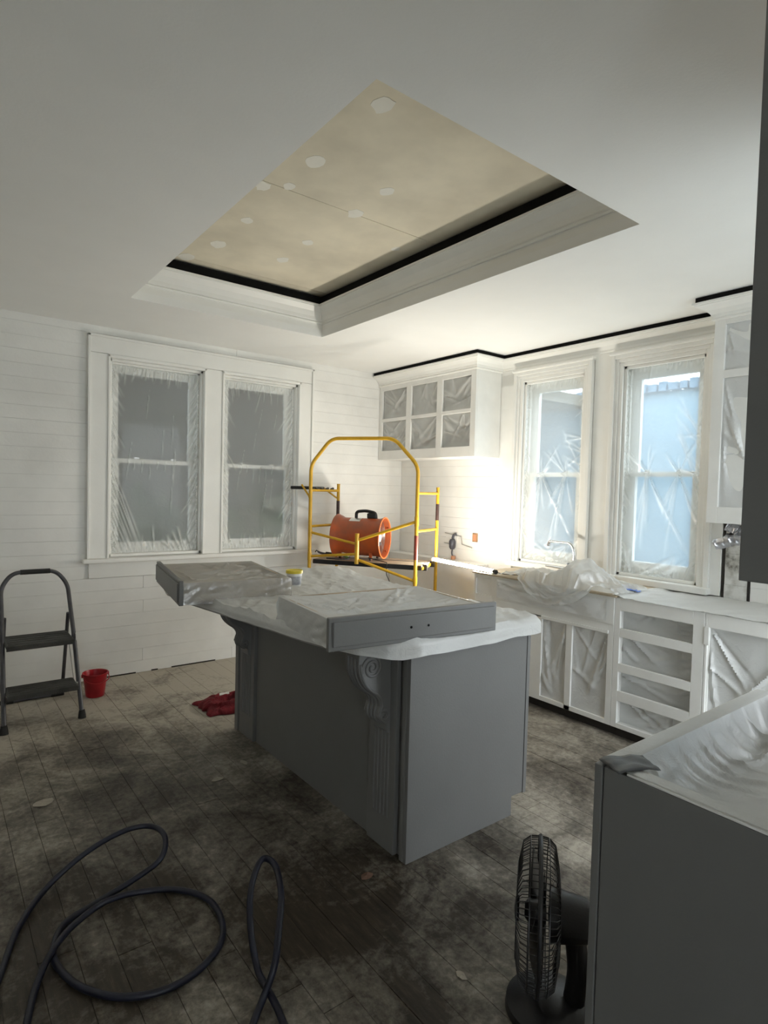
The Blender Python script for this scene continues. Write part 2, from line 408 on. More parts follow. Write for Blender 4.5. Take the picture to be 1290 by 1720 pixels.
BH = 0.0965
def wall_rows(wall, segs_for_row, axis, face, mat='wall_paint', d=0.014):
    k = 0; z = 0.0; r = random.Random(11 if axis == 'x' else 12)
    while z < H - .01:
        z1 = min(z + BH, H)
        for (a, b_) in segs_for_row(z, z1):
            e = face - d + r.uniform(-.0012, .0012); zz0, zz1 = z + .0005, z1 - .0005
            if axis == 'x': unit_box('plank', mat, a, b_, e, face, zz0, zz1, wall)
            else: unit_box('plank', mat, e, face, a, b_, zz0, zz1, wall)
        z = z1; k += 1
WA_OPEN = ((1.090, 1.815), (1.985, 2.705)); WAZ = (0.930, 2.440)
def wall_with_holes(name, along, lo, hi, near, far, holes, mat='wall_core'):
    """wall slab between near/far faces with rectangular holes (a, b, z0, z1)"""
    mb = MB(); cuts = sorted(holes); c = lo
    def seg(a, b_, z0, z1):
        if b_ - a < 1e-4 or z1 - z0 < 1e-4: return
        if along == 'x': mb.box(a, b_, near, far, z0, z1)
        else: mb.box(near, far, a, b_, z0, z1)
    for (a, b_, z0, z1) in cuts:
        seg(c, a, 0, H); seg(a, b_, 0, z0); seg(a, b_, z1, H); c = b_
    seg(c, hi, 0, H)
    return struct(mb.obj(name, mat))
wallA = wall_with_holes('wall_back', 'x', XL - .1, XB + .15, YA, YA + .15, [(a, b_, *WAZ) for a, b_ in WA_OPEN])
def rowsA(z0, z1):
    if z1 > .80 and z0 < 2.56: return [(XL, 1.0), (2.80, XB)]
    return [(XL, 1.35), (1.3515, XB)] if int(z0 / BH) % 2 else [(XL, 2.1), (2.1015, XB)]
wall_rows(wallA, rowsA, 'x', YA + .002)
WB_OPEN = ((1.800, 2.372), (2.690, 3.270)); WBZ = (0.930, 2.425)
wallB = wall_with_holes('wall_right', 'y', YC - .12, YA, XB, XB + .15, [(a, b_, *WBZ) for a, b_ in WB_OPEN])
def rowsB(z0, z1):
    if z1 > .86 and z0 < 2.56: return [(3.345, YA - .016), (1.50, 1.632)] + ([(YC, 1.482)])
    return [(YC, YA - .016)]
k = 0
wall_rows(wallB, rowsB, 'y', XB + .002)
for o in wallB.children:
    if abs(o.location.y - 1.566) < .01 and o.location.z < 1.4:
        o.data = o.data.copy() if o.data.users > 1 else o.data; o.data.materials[0] = M['stained_board']
MB().box(XB - .016, XB, 1.636, 1.646, .87, 1.4).obj('dark_joint', 'dark_gap', wallB)
MB().box(XB - .016, XB, 1.486, 1.496, .87, 1.4).obj('dark_joint', 'dark_gap', wallB)
for (a, b_) in ((.98, 1.02), (1.05, 1.30), (1.42, 1.47), (1.58, 1.95)): MB().box(a, b_, YA - .0165, YA - .010, 0, .009).obj('base_gap', 'dark_gap', wallA)
# near partition, left and rear walls (out of view)
wall_with_holes('wall_front', 'x', 1.27, XB, YC - .12, YC, [(2.36, 3.30, .02, 2.42)], 'wall_paint')  # unseen doorway opening added to let sky light fill the room
for (a, b_, z0, z1) in ((2.31, 2.36, 0, 2.47), (3.30, 3.35, 0, 2.47)): MB().box(a, b_, YC, YC + .02, z0, z1).obj('window_casing', 'trim_paint', bpy.data.objects['wall_front'])
struct(MB().box(XL - .1, XL, YR, YA, 0, H).obj('wall_left', 'wall_paint'))
wall_with_holes('wall_rear', 'x', XL, 1.39, YR - .1, YR, [(-.8, -.1, .1, 2.2)], 'wall_paint')  # unseen opening added behind the camera for more sky fill
struct(MB().box(1.29, 1.39, YR, YC - .12, 0, H).obj('wall_side', 'wall_paint'))
struct(MB().box(-40, 40, -40, 40, -.5, -.4).obj('ground', 'ground'))

# ------------------------------------------------------------------ far-wall paired windows
tA = thing('trim_1', None, None, (1.9, YA, .77)); tA['kind'] = 'structure'
yf = YA - .012
def bx(nm, x0, x1, y0, y1, z0, z1, p=tA, mat='trim_paint', bev=.003): return box(nm, mat, x0, x1, y0, y1, z0, z1, p, bev)
bx('side_casing', .952, 1.076, YA - .030, YA, .925, 2.462)
bx('side_casing', 2.722, 2.838, YA - .030, YA, .925, 2.462)
bx('mullion_casing', 1.829, 1.971, YA - .030, YA, .925, 2.462)
bx('head_casing', .952, 2.838, YA - .032, YA, 2.464, 2.580)
bx('back_band', .936, .954, YA - .045, YA, .925, 2.596)
bx('back_band', 2.836, 2.854, YA - .045, YA, .925, 2.596)
bx('back_band', .936, 2.854, YA - .045, YA, 2.578, 2.597)
bx('window_stool', .905, 2.885, YA - .085, YA + .03, .893, .924, bev=.006)
bx('apron', .952, 2.838, YA - .028, YA, .775, .893)
for (a, b_) in WA_OPEN:
    bx('inner_bead', a - .016, a + .002, YA - .040, YA + .01, .925, 2.462, bev=.005)
    bx('inner_bead', b_ - .002, b_ + .016, YA - .040, YA + .01, .925, 2.462, bev=.005)
    bx('inner_bead', a - .016, b_ + .016, YA - .040, YA + .01, 2.440, 2.464, bev=.005)
def sash_window(name, along, a, b_, z0, z1, zm, w0, sgn, lock=True):
    """double-hung window in the hole; w0 = wall face, sgn = outward direction"""
    t_ = thing(name, None, None, ((a + b_) / 2, w0, z0) if along == 'x' else (w0, (a + b_) / 2, z0)); t_['kind'] = 'structure'
    def bb(nm, p0, p1, d0, d1, q0, q1, mat='trim_paint', par=t_, bev=.002):
        d0, d1 = sorted((w0 + sgn * d0, w0 + sgn * d1))
        return box(nm, mat, p0, p1, d0, d1, q0, q1, par, bev) if along == 'x' else box(nm, mat, d0, d1, p0, p1, q0, q1, par, bev)
    J = .02
    bb('jamb', a, a + J, .0, .15, z0, z1); bb('jamb', b_ - J, b_, .0, .15, z0, z1)
    bb('head_jamb', a, b_, .0, .15, z1 - J, z1); bb('sill', a, b_, .0, .16, z0, z0 + J)
    bb('stop', a + J, a + J + .014, .035, .052, z0 + J, z1 - J); bb('stop', b_ - J - .014, b_ - J, .035, .052, z0 + J, z1 - J)
    bb('stop', a + J, b_ - J, .035, .052, z1 - J - .014, z1 - J)
    for (nm, q0, q1, d) in (('upper_sash', zm - .015, z1 - J, .086), ('lower_sash', z0 + J, zm + .018, .052)):
        s0, s1 = a + J, b_ - J; st = .066; br = .085 if nm == 'lower_sash' else .034; tr_ = .034 if nm == 'lower_sash' else .07
        sash = bb(nm, s0, s0 + st, d, d + .032, q0, q1)
        bb('stile', s1 - st, s1, d, d + .032, q0, q1, par=sash)
        bb('rail', s0 + st, s1 - st, d, d + .032, q1 - tr_, q1, par=sash)
        bb('rail', s0 + st, s1 - st, d, d + .032, q0, q0 + br, par=sash)
        bb('pane', s0 + st, s1 - st, d + .014, d + .018, q0 + br, q1 - tr_, 'glass', sash, 0)
    for fx in (.3, .7):
        c_ = a + (b_ - a) * fx
        bb('sash_lock', c_ - .02, c_ + .02, .056, .084, zm + .018, zm + .034, 'silver')
    return t_
for i, (a, b_) in enumerate(WA_OPEN):
    sash_window('window_%d' % (i + 1), 'x', a, b_, WAZ[0], WAZ[1], 1.672, YA, 1)
film_labels = ('wrinkled milky plastic film taped over the leftmost window, its lower left corner creased diagonally',
               'wrinkled milky plastic film taped over the window right beside the scaffold, on the far wall')
for i, (a, b_) in enumerate(WA_OPEN):
    w = b_ - a - .044; h = WAZ[1] - WAZ[0] - .06
    fo = edge_folds(w, h, 21 + i, 40, .009, (.07, .24))
    r = random.Random(40 + i)
    if i == 0:
        for k in range(11): fo.line((0, .10 + .062 * k), (.05 + .021 * k, -.01 + .012 * (k % 3)), .011 * r.uniform(.6, 1), .008)
        for k in range(7): fo.line((w - .20 + .03 * k, 0), (w - .30 + .045 * k, .10 + .035 * (k % 4)), .013 * r.uniform(.5, 1), .009)
    for k in range(12): fo.line((w, .25 + .085 * k), (w - .05 - .05 * r.random(), .02 + .085 * k), .010 * r.uniform(.5, 1), .007)
    for k in range(7):
        c_ = r.uniform(.15, w - .12); z_ = r.uniform(.45, h - .1); fo.line((c_, z_), (c_ - r.uniform(.01, .05), z_ - r.uniform(.12, .35)), .006 * r.uniform(.4, 1), .004)
    for k in range(6):
        c_ = .18 + k * .06; fo.line((c_, 1.672 - WAZ[0] - .02), (c_ - .01, 1.672 - WAZ[0] - r.uniform(.08, .2)), .005, .004)
    def dp(x, y, f, w=w, h=h, i=i):
        ed = min(x, w - x, y, h - y); k_ = min(1, ed / .05)
        return (f + .010 * N(x * 5, y * 4, i) - .012 * k_) * min(1, ed / .012)
    o = sheet('plastic_sheet', 'window_film', (a + .022, YA + .034, WAZ[0] + .022), (1, 0, 0), (0, 0, 1), (0, -1, 0), w, h, fo, dp)
    tag(o, film_labels[i], 'plastic sheet', 'films taped over the windows')
# outside the far wall: a shaded side yard
pw_ = struct(MB().box(-3.5, 8, 8.2, 8.4, -.4, 3.6).obj('wall_neighbour', 'siding_grey'))
pr = struct(MB().box(-3.5, 8, YA + .16, 8.2, 2.75, 2.9).obj('ceiling_porch', 'siding_grey'))  # porch roof run back to the siding, shaped to keep sky light out
hd = MB()
for (cx, cr, cz) in ((.9, .55, .5), (1.8, .6, .62), (2.7, .55, .55), (3.5, .6, .6), (4.4, .5, .5)):
    def hb(u, v, cx=cx, cr=cr, cz=cz):
        th = u * 2 * PI; ph = (v - .5) * PI; n_ = Vector((math.cos(th) * math.cos(ph), math.sin(th) * math.cos(ph) * .6, math.sin(ph)))
        k_ = 1 + .25 * N(n_.x * 6 + cx, n_.y * 6, n_.z * 6); return Vector((cx, 7.0, cz)) + n_ * cr * k_ * 1.25
    hd.grid(hb, 28, 20)
tag(hd.obj('hedge', 'leaf_green'), 'dim green hedge seen through the plastic on the far-wall windows', 'hedge', kind='stuff')

# ------------------------------------------------------------------ right-wall windows
tB = thing('trim_3', None, None, (XB, 2.5, .88)); tB['kind'] = 'structure'
def bxb(nm, y0, y1, d, z0, z1, mat='trim_paint', bev=.003, d0=0.0): return box(nm, mat, XB - d, XB - d0, y0, y1, z0, z1, tB, bev)
for (a, b_) in WB_OPEN:
    for (nm, s0, s1, d) in (('casing_step', .0, .028, .022), ('casing_step', .028, .052, .032), ('casing_step', .052, .082, .046)):
        bxb(nm, b_ + s0, b_ + s1, d, .90, WBZ[1] + s1)
        bxb(nm, a - s1, a - s0, d, .90, WBZ[1] + s1)
        bxb(nm, a - s0, b_ + s0, d, WBZ[1] + s0, WBZ[1] + s1)
    bxb('head_cap', a - .095, b_ + .095, .060, WBZ[1] + .080, WBZ[1] + .102, bev=.008)
    bxb('window_stool', a - .09, b_ + .09, .075, .886, .930, bev=.006)
bxb('mullion_board', 2.458, 2.604, .014, .886, 2.54)
bxb('frieze_board', 1.65, 3.358, .012, 2.508, 2.55)
bxb('flat_board', 3.352, 3.515, .012, .886, 2.54)
bxb('flat_board', 1.652, 1.718, .020, .886, 2.54)
for i, (a, b_) in enumerate((WB_OPEN[1], WB_OPEN[0])):
    sw = sash_window('window_%d' % (i + 3), 'y', a, b_, WBZ[0], WBZ[1], 1.655, XB, 1)
film_labels = ('plastic film gathered to two pins, taped over the bright window behind the faucet',
               'large backlit plastic film with long pleats on the window beside the tall cabinet')
for i, (a, b_) in enumerate((WB_OPEN[1], WB_OPEN[0])):
    w = b_ - a - .010; h = WBZ[1] - WBZ[0] - .02
    fo = edge_folds(w, h, 71 + i, 34, .009, (.04, .15)); r = random.Random(80 + i)
    for pin in (.33, .72):
        px_, pz_ = w * pin, 1.655 - WBZ[0]
        for k in range(7):
            an = -PI / 2 + r.uniform(-.55, .55); L_ = r.uniform(.25, .65); fo.line((px_, pz_), (px_ + L_ * math.cos(an), pz_ + L_ * math.sin(an)), .012 * r.uniform(.6, 1), .012)
        for k in range(5):
            an = PI / 2 + r.uniform(-.9, .9); L_ = r.uniform(.1, .3); fo.line((px_, pz_), (px_ + L_ * math.cos(an), pz_ + L_ * math.sin(an)), .008, .010)
    for k in range(8): fo.line((w, r.uniform(.5, 1.0)), (w - .2, r.uniform(.7, 1.3)), .01 * r.uniform(.5, 1), .012)
    for k in range(14): fo.line((r.uniform(0, w), 0), (r.uniform(0, w), r.uniform(.06, .2)), .016 * r.uniform(.5, 1), .013)
    def dp(x, y, f, w=w, h=h, i=i):
        ed = min(x, w - x, y, h - y)
        pin = sum(math.exp(-((x - w * p) ** 2 + (y - .725) ** 2) / .003) for p in (.33, .72))
        return (f + .012 * N(x * 4, y * 4, i + 9) - .006 * pin) * min(1, ed / .012)
    # local s runs from the far edge (larger y) to the near edge
    o = sheet('plastic_sheet', 'bright_film', (XB + .022, b_ - .005, WBZ[0] + .010), (0, -1, 0), (0, 0, 1), (-1, 0, 0), w, h, fo, dp)
    tag(o, film_labels[i], 'plastic sheet', 'films taped over the windows')

# outside the right wall: a pale neighbouring house with a row of blocks along its top
nw = struct(MB().box(7.6, 8.0, -3.0, 9.5, -.4, 2.87).obj('wall_neighbour_pale', 'pale_siding'))
r = random.Random(60); y = 2.6
while y < 6.9:
    wd_ = r.uniform(.085, .125)
    if r.random() < .93: box('cornice_block', 'blue_block', 7.50, 7.62, y, y + wd_, 2.875 + r.uniform(-.02, .0), 2.972 + r.uniform(-.015, .015), nw, 0)
    y += wd_ + .03
# ------------------------------------------------------------------ crown on the kitchen run
XU = 3.638; YU = 3.515; YU2 = 1.620
cp = [(XU, YA - .016, -1, 0), (XU, YU, -1, -1), (XB, YU, -1, -1), (XB, YU2, -1, 1), (XU, YU2, -1, 1), (XU, YC, -1, 0)]
kp = [(0, 2.530), (.010, 2.530), (.014, 2.538), (.010, 2.545), (.016, 2.551), (.018, 2.565), (.034, 2.588), (.064, 2.608), (.082, 2.612), (.084, 2.618), (.095, 2.620), (.095, 2.631), (0, 2.631)]
tr4 = struct(crown('trim_4', 'trim_paint', cp, kp))
crown('gap_strip', 'black_gap', cp, [(0, 2.632), (.080, 2.632), (.080, H - .001), (0, H - .001)], tr4)

# ------------------------------------------------------------------ wall cabinets
def crinkle(seed, amp=.010, k=9):
    r = random.Random(seed); fo = Folds()
    return fo, r
def film_pane(parent, o, U, V, n, w, h, seed, mat='cabinet_film', sag=.02, folds=9, amp=.012):
    fo = Folds(); r = random.Random(seed)
    cx_, cy_ = r.uniform(.2, .8) * w, h
    for k in range(folds):
        s_ = r.choice([(0, h), (w, h), (cx_, cy_), (0, r.uniform(.3, 1) * h), (w, r.uniform(.3, 1) * h)])
        fo.line(s_, (r.uniform(.05, .95) * w, r.uniform(0, .5) * h), amp * r.uniform(.5, 1.1) * r.choice((1, 1, -1)), r.uniform(.010, .024))
    def dp(x, y, f):
        ed = max(0, min(x, w - x, y, h - y)); return (f + .012 * N(x * 7 + seed, y * 5) - sag * math.sin(PI * x / w) * math.sin(PI * y / h)) * min(1, ed / .02)
    return sheet('masking_film', mat, o, U, V, n, w, h, fo, dp, parent, .009)
uc = thing('wall_cabinet', 'white six-opening wall cabinet in the corner, its openings masked with plastic', 'cabinet', (3.8, 4.19, 1.80), group='white wall cabinets')
MB().box(XU + .055, XB - .016, YU + .014, YA - .032, 1.814, 2.618).obj('cabinet_core', 'cabinet_white', uc)
for (a_, b2, c_, d_) in ((YU, YU + .014, 1.80, 2.632), (YA - .032, YA - .018, 1.80, 2.632), (YU + .014, YA - .032, 1.80, 1.814), (YU + .014, YA - .032, 2.618, 2.632)): box('cabinet_side', 'cabinet_white', XU + .02, XB - .016, a_, b2, c_, d_, uc, .001)
ys = [(4.809, 4.430), (4.359, 3.999), (3.929, 3.575)]; zs = [(2.208, 2.488), (1.888, 2.178)]
fr = box('face_frame', 'cabinet_white', XU, XU + .02, 4.809, YA - .018, 1.800, 2.54, uc)
for nm, a, b_ in (('stile', 4.359, 4.430), ('stile', 3.929, 3.999), ('stile', YU, 3.575)): box(nm, 'cabinet_white', XU, XU + .02, a, b_, 1.800, 2.54, fr)
for (y1, y0) in ys:
    for (za, zb) in ((1.800, 1.888), (2.178, 2.208), (2.488, 2.54)): box('rail', 'cabinet_white', XU, XU + .02, y0, y1, za, zb, fr)
k = 0
for (za, zb) in zs:
    for (y1, y0) in ys:
        film_pane(uc, (XU + .022, y1, za), (0, -1, 0), (0, 0, 1), (-1, 0, 0), y1 - y0, zb - za, 100 + k, 'dim_film', sag=.008, folds=10, amp=.011); k += 1
# tall wall cabinet by the window
rc = thing('wall_cabinet', 'tall white wall cabinet with masked openings at right of the bright windows', 'cabinet', (3.8, 1.2, 1.356), group='white wall cabinets')
y0c, y1c = YC + .01, YU2
box('cabinet_box', 'cabinet_white', XU + .02, XB - .016, y0c, y1c, 1.356, 2.632, rc)
fr = box('face_frame', 'cabinet_white', XU, XU + .02, 1.560, y1c, 1.356, 2.54, rc)
box('stile', 'cabinet_white', XU, XU + .02, 1.14, 1.20, 1.356, 2.54, fr); box('stile', 'cabinet_white', XU, XU + .02, y0c, .80, 1.356, 2.54, fr)
for (a, b_) in ((1.20, 1.56), (.80, 1.14)):
    for (za, zb) in ((1.356, 1.450), (2.194, 2.238), (2.502, 2.54)): box('rail', 'cabinet_white', XU, XU + .02, a, b_, za, zb, fr)
    film_pane(rc, (XU + .016, b_, 1.45), (0, -1, 0), (0, 0, 1), (-1, 0, 0), b_ - a, .744, int(a * 100), sag=.012, folds=14)
    film_pane(rc, (XU + .016, b_, 2.238), (0, -1, 0), (0, 0, 1), (-1, 0, 0), b_ - a, .264, int(a * 100) + 1, sag=.012)
# near grey wall cabinet on the partition
nu_ = thing('wall_cabinet', 'dark grey end panel of a wall cabinet hanging at the right edge, nearest of all', 'cabinet', (1.6, .32, 1.345))
box('cabinet_box', 'grey_paint', 1.232, 2.30, YC + .002, .478, 1.345, 2.60, nu_)
box('end_panel', 'grey_paint', 1.222, 1.232, YC + .002, .480, 1.345, 2.60, nu_)
npth = [(1.222, YC + .002, -1, 0), (1.222, .480, -1, 1), (2.30, .480, 0, 1)]
crown('crown_moulding', 'trim_paint', npth, [(0, 2.54), (.02, 2.54), (.03, 2.56), (.05, 2.60), (.10, 2.625), (.115, 2.632), (.115, 2.66), (0, 2.66)], nu_)

# ------------------------------------------------------------------ base cabinets on the right wall
X3 = 3.364; ZT = 0.873
def base_cab(label, y0, y1):
    c_ = thing('base_cabinet', label, 'cabinet', (3.66, (y0 + y1) / 2, 0), group='white base cabinets')
    box('carcass_side', 'cabinet_white', X3 + .02, XB - .018, y1 - .018, y1, 0.07, ZT, c_)
    box('carcass_side', 'cabinet_white', X3 + .02, XB - .018, y0, y0 + .018, 0.07, ZT, c_)
    box('carcass_back', 'cabinet_white', XB - .036, XB - .018, y0 + .018, y1 - .018, 0.07, ZT, c_)
    box('carcass_floor', 'cabinet_white', X3 + .02, XB - .036, y0 + .018, y1 - .018, 0.07, .088, c_)
    box('toe_kick', 'dark_gap', X3 + .06, X3 + .075, y0, y1, 0.0, .07, c_, 0)
    return c_
def fbox(p, nm, y0, y1, z0, z1, d=0.0, th=.02, mat='cabinet_white', bev=.002): return box(nm, mat, X3 - d, X3 - d + th, y0, y1, z0, z1, p, bev)
# sink base
sb = base_cab('white sink base cabinet below the faucet, two tall masked doorways beneath a plain apron', 2.016, 3.206)
fr = fbox(sb, 'face_frame', 3.185, 3.206, .07, ZT)
fbox(fr, 'stile', 2.98, 3.02, .66, ZT); fbox(fr, 'stile', 2.555, 2.72, .07, .66); fbox(fr, 'stile', 2.016, 2.056, .07, .72); fbox(fr, 'stile', 2.312, 2.358, .07, .66)
fbox(fr, 'rail', 3.02, 3.185, .66, .72); fbox(fr, 'rail', 3.02, 3.185, .845, ZT); fbox(fr, 'rail', 2.056, 2.98, .648, .70)
fbox(fr, 'rail', 2.056, 2.555, .07, .100)
fbox(fr, 'rail', 2.72, 3.185, .07, .100)
fbox(sb, 'inset_panel', 3.02, 3.185, .72, .845, -.010, .008)
fbox(sb, 'apron_panel', 2.016, 2.98, .70, ZT, .004, .024)
fbox(sb, 'rail_lip', 2.050, 2.56, .640, .660, .008, .02)
for (a, b_, sd) in ((2.358, 2.555, 201), (2.056, 2.312, 202), (2.72, 3.185, 203)):
    film_pane(sb, (X3 + .014, b_, .10), (0, -1, 0), (0, 0, 1), (-1, 0, 0), b_ - a, .548, sd, sag=.012, folds=12, amp=.009)
film_pane(sb, (X3 - .018, 2.96, .722), (0, -1, 0), (0, 0, 1), (-1, 0, 0), .90, .135, 205, sag=-.003, folds=10, amp=.006)
# drawer base
db = base_cab('white base cabinet with four empty drawer openings one above another', 1.478, 2.014)
fr = fbox(db, 'face_frame', 1.976, 2.014, .07, ZT)
fbox(fr, 'stile', 1.478, 1.540, .07, ZT)
zr = [(.07, .100), (.238, .301), (.420, .471), (.634, .688), (.797, ZT)]
for (a, b_) in zr: fbox(fr, 'rail', 1.540, 1.976, a, b_)
for i in range(4):
    a, b_ = zr[i][1], zr[i + 1][0]
    film_pane(db, (X3 + .075, 1.996, a - .02), (0, -1, 0), (0, 0, 1), (-1, 0, 0), .50, b_ - a + .05, 220 + i, sag=.015, folds=9, amp=.016)
# open base
ob = base_cab('white base cabinet with one wide masked opening, at the right end of the run', .80, 1.476)
fr = fbox(ob, 'face_frame', 1.462, 1.476, .07, ZT)
fbox(fr, 'stile', .80, .85, .07, ZT); fbox(fr, 'rail', .85, 1.462, .07, .10); fbox(fr, 'rail', .85, 1.462, .797, ZT); fbox(fr, 'hinge_block', 1.452, 1.478, .70, .80, .006, .02)
film_pane(ob, (X3 + .03, 1.462, .10), (0, -1, 0), (0, 0, 1), (-1, 0, 0), .612, .697, 240, sag=.02, folds=16, amp=.014)
# filler panel at the appliance gap
box('filler_panel', 'cabinet_white', XB - .15, XB - .018, 3.60, 4.85, 0, .86)
fp = bpy.data.objects['filler_panel']; tag(fp, 'pale panel behind the appliance gap between the sink cabinet and the far wall', 'panel')
# counter: bare board with film
ct = box('counter_board', 'plywood', X3 - .015, XB - .018, 2.00, 3.215, ZT + .001, ZT + .013)
tag(ct, 'thin plywood counter board under the faucet and crumpled plastic', 'counter')
def cov(u, v):
    y = 2.03 - u * 1.25; x = X3 - .012 + v * (XB - X3 - .01)
    z = ZT + .003 + .013 * max(0, min(1, (y - 1.94) / .05)) + .008 * abs(N(x * 6, y * 5)) + .010 * max(0, ridge(x * 3 + y * 5, y * 2 - x, 4) - .55)
    return Vector((x, y, z))
tag(MB().grid(cov, 90, 50).obj('plastic_sheet', 'sheet_film'), 'flat plastic sheet spread on the counter right of the crumpled plastic', 'plastic sheet')

# crumpled plastic by the faucet
def bag(u, v):
    y = 2.96 - u * .98; s_ = v
    hump = .155 * math.exp(-(((y - 2.30) / .13) ** 2 + ((s_ - .55) / .26) ** 2)) + .05 * math.exp(-(((y - 2.62) / .22) ** 2 + ((s_ - .45) / .35) ** 2))
    edge = max(0, min(1, u / .10)) * max(0, min(1, (1 - u) / .06))
    over = .24 * max(0, math.sin(PI * max(0, min(1, (u - .22) / .60)))) ** .8     # how much hangs over the front
    L_ = .36 + over; q = s_ * L_
    fold = .030 * ridge(y * 7 + s_ * 4, s_ * 5 - y * 3, 1) + .014 * ridge(y * 15 - s_ * 8, s_ * 12, 3)
    if q < over:
        x = X3 - .030 - .03 * abs(N(y * 7, q * 9)) - .02 * (over - q); z = ZT + .018 - (over - q) * .62 + .3 * fold
        x -= .5 * max(0, fold)
    else:
        x = X3 - .030 + (q - over); z = ZT + .020 + (hump + max(0, fold) * .9) * (.25 + .75 * edge) 
    return Vector((x, y, z))
tag(MB().grid(bag, 120, 70).obj('plastic_sheet', 'bag_film'), 'crumpled heap of clear plastic hanging over the counter edge beside the faucet', 'plastic sheet')
bt = MB().grid(lambda u, v: Vector((3.52 + u * .05 + .02 * v, 2.10 - v * .13, ZT + .024 + .012 * abs(N(u * 3, v * 6)) + .012 * (1 - v))), 8, 14).obj('masking_tape', 'blue_tape', solid=.001)
tag(bt, 'strip of blue masking tape by the crumpled plastic on the counter', 'tape')
# faucet
fc = thing('faucet', 'chrome gooseneck kitchen faucet with side lever in front of the bright window', 'faucet', (3.844, 2.655, ZT + .013))
MB().tube(bend([(3.844, 2.655, ZT + .013), (3.844, 2.645, 1.07), (3.840, 2.680, 1.135), (3.835, 2.87, 1.135), (3.835, 2.875, 1.105)], .05), .0105, 12).obj('spout', 'chrome', fc)
MB().tube([(3.835, 2.875, 1.112), (3.835, 2.8755, 1.096)], .014, 12).obj('aerator', 'chrome', fc)
MB().lathe([(0, 0), (0, .028), (.012, .027), (.016, .015), (.016, 0)], (3.844, 2.655, ZT + .013), (0, 0, 1), 24).obj('base_ring', 'chrome', fc)
MB().lathe([(0, .0), (0, .017), (.05, .017), (.055, .012), (.055, 0)], (3.80, 2.68, ZT + .02), (0, 0, 1), 18).obj('valve_body', 'chrome', fc)
MB().tube([(3.80, 2.68, .935), (3.79, 2.70, .942), (3.78, 2.86, .946)], [.009, .007, .006], 10).obj('lever', 'chrome', fc)
MB().tube([(3.80, 2.665, .93), (3.795, 2.655, .985)], [.012, .015], 10).obj('knob', 'gun_grey', fc)

# lit LED tube bridging the counter and the scaffold platform
p0, p1 = Vector((3.475, 3.80, .906)), Vector((3.375, 3.02, .905)); d = (p1 - p0).normalized()
lt = thing('tube_light', 'glowing LED tube lamp laid from the counter end to the scaffold', 'lamp', tuple(p1 - Vector((0, 0, .018))))
# one-sided LED lens facing up and into the room, back shield added to keep its light off the wall
lz = Vector((-.60, -.08, .795)).normalized(); lx = d.cross(lz).normalized(); lz = lx.cross(d)
arc = [(lx * math.sin(a) + lz * math.cos(a)) * .0165 for a in [math.radians(-86 + 172 * k / 14) for k in range(15)]]
bk_ = [(lx * math.sin(a) + lz * math.cos(a)) * .0170 for a in [math.radians(84 + 192 * k / 14) for k in range(15)]]
ar = MB(); ar.add([p0 + q for q in arc] + [p1 + q for q in arc], [(k, k + 1, 16 + k, 15 + k) for k in range(14)]); ar.sm = True; ar.obj('lens', 'lit_tube', lt)
ar = MB(); ar.add([p0 + q for q in bk_] + [p1 + q for q in bk_], [(k, k + 1, 16 + k, 15 + k) for k in range(14)] + [(0, 14, 29, 15)]); ar.sm = True; ar.obj('housing', 'silver', lt)
MB().tube([p1, p1 + d * .03], .0175, 14).obj('end_cap', 'black_plastic', lt)
MB().tube([p0, p0 - d * .02], .0175, 14).obj('end_cap', 'white_plastic', lt)
MB().tube(smoothpath([p1 + d * .03, p1 + d * .10 + Vector((.03, 0, -.008)), (3.50, 2.86, ZT + .02), (3.60, 2.93, ZT + .02)]), .003, 6).obj('cord', 'black_rubber', lt)

# ------------------------------------------------------------------ wall outlets and dangling wires
ol = thing('outlet_box', 'small brown open outlet box let into the planks beside the bright window', 'outlet', (XB - .02, 3.769, 1.05))
box('box_rim', 'outlet_brown', XB - .020, XB - .013, 3.738, 3.800, 1.045, 1.125, ol)
box('box_inside', 'copper', XB - .0215, XB - .0195, 3.750, 3.790, 1.056, 1.112, ol, 0)
hw = thing('outlet_adapter', 'grey adapter and wires hanging from a pale open box on the planked wall', 'outlet', (XB - .02, 4.035, 1.02))
MB().box(XB - .018, XB - .013, 3.99, 4.15, 1.015, 1.095).obj('box_plate', 'wall_paint', hw, .002)
MB().tube([(XB - .02, 4.16, 1.10), (XB - .02, 3.94, 1.082), (XB - .02, 3.93, 1.01), (XB - .02, 3.80, .99)], .005, 6).obj('conduit', 'silver', hw)
MB().tube([(XB - .02, 4.17, 1.005), (XB - .02, 4.08, .998)], .005, 6).obj('conduit', 'silver', hw)
MB().lathe([(0, 0), (0, .018), (.02, .03), (.075, .032), (.095, .022), (.10, 0)], (XB - .045, 4.032, .955), (0, 0, 1), 14).obj('adapter_body', 'gun_grey', hw)
MB().tube(smoothpath([(XB - .045, 4.03, 1.055), (XB - .04, 4.02, 1.09), (XB - .025, 4.0, 1.10)]), .012, 8).obj('adapter_neck', 'gun_grey', hw)
MB().tube(smoothpath([(XB - .045, 4.03, .955), (XB - .045, 4.035, .92), (XB - .04, 4.03, .89)]), .006, 8).obj('wire', 'gun_grey', hw)
MB().lathe([(0, 0), (0, .022), (.03, .022), (.035, 0)], (XB - .04, 4.02, .862), (0, 0, 1), 12).obj('wire_cap', 'copper', hw)

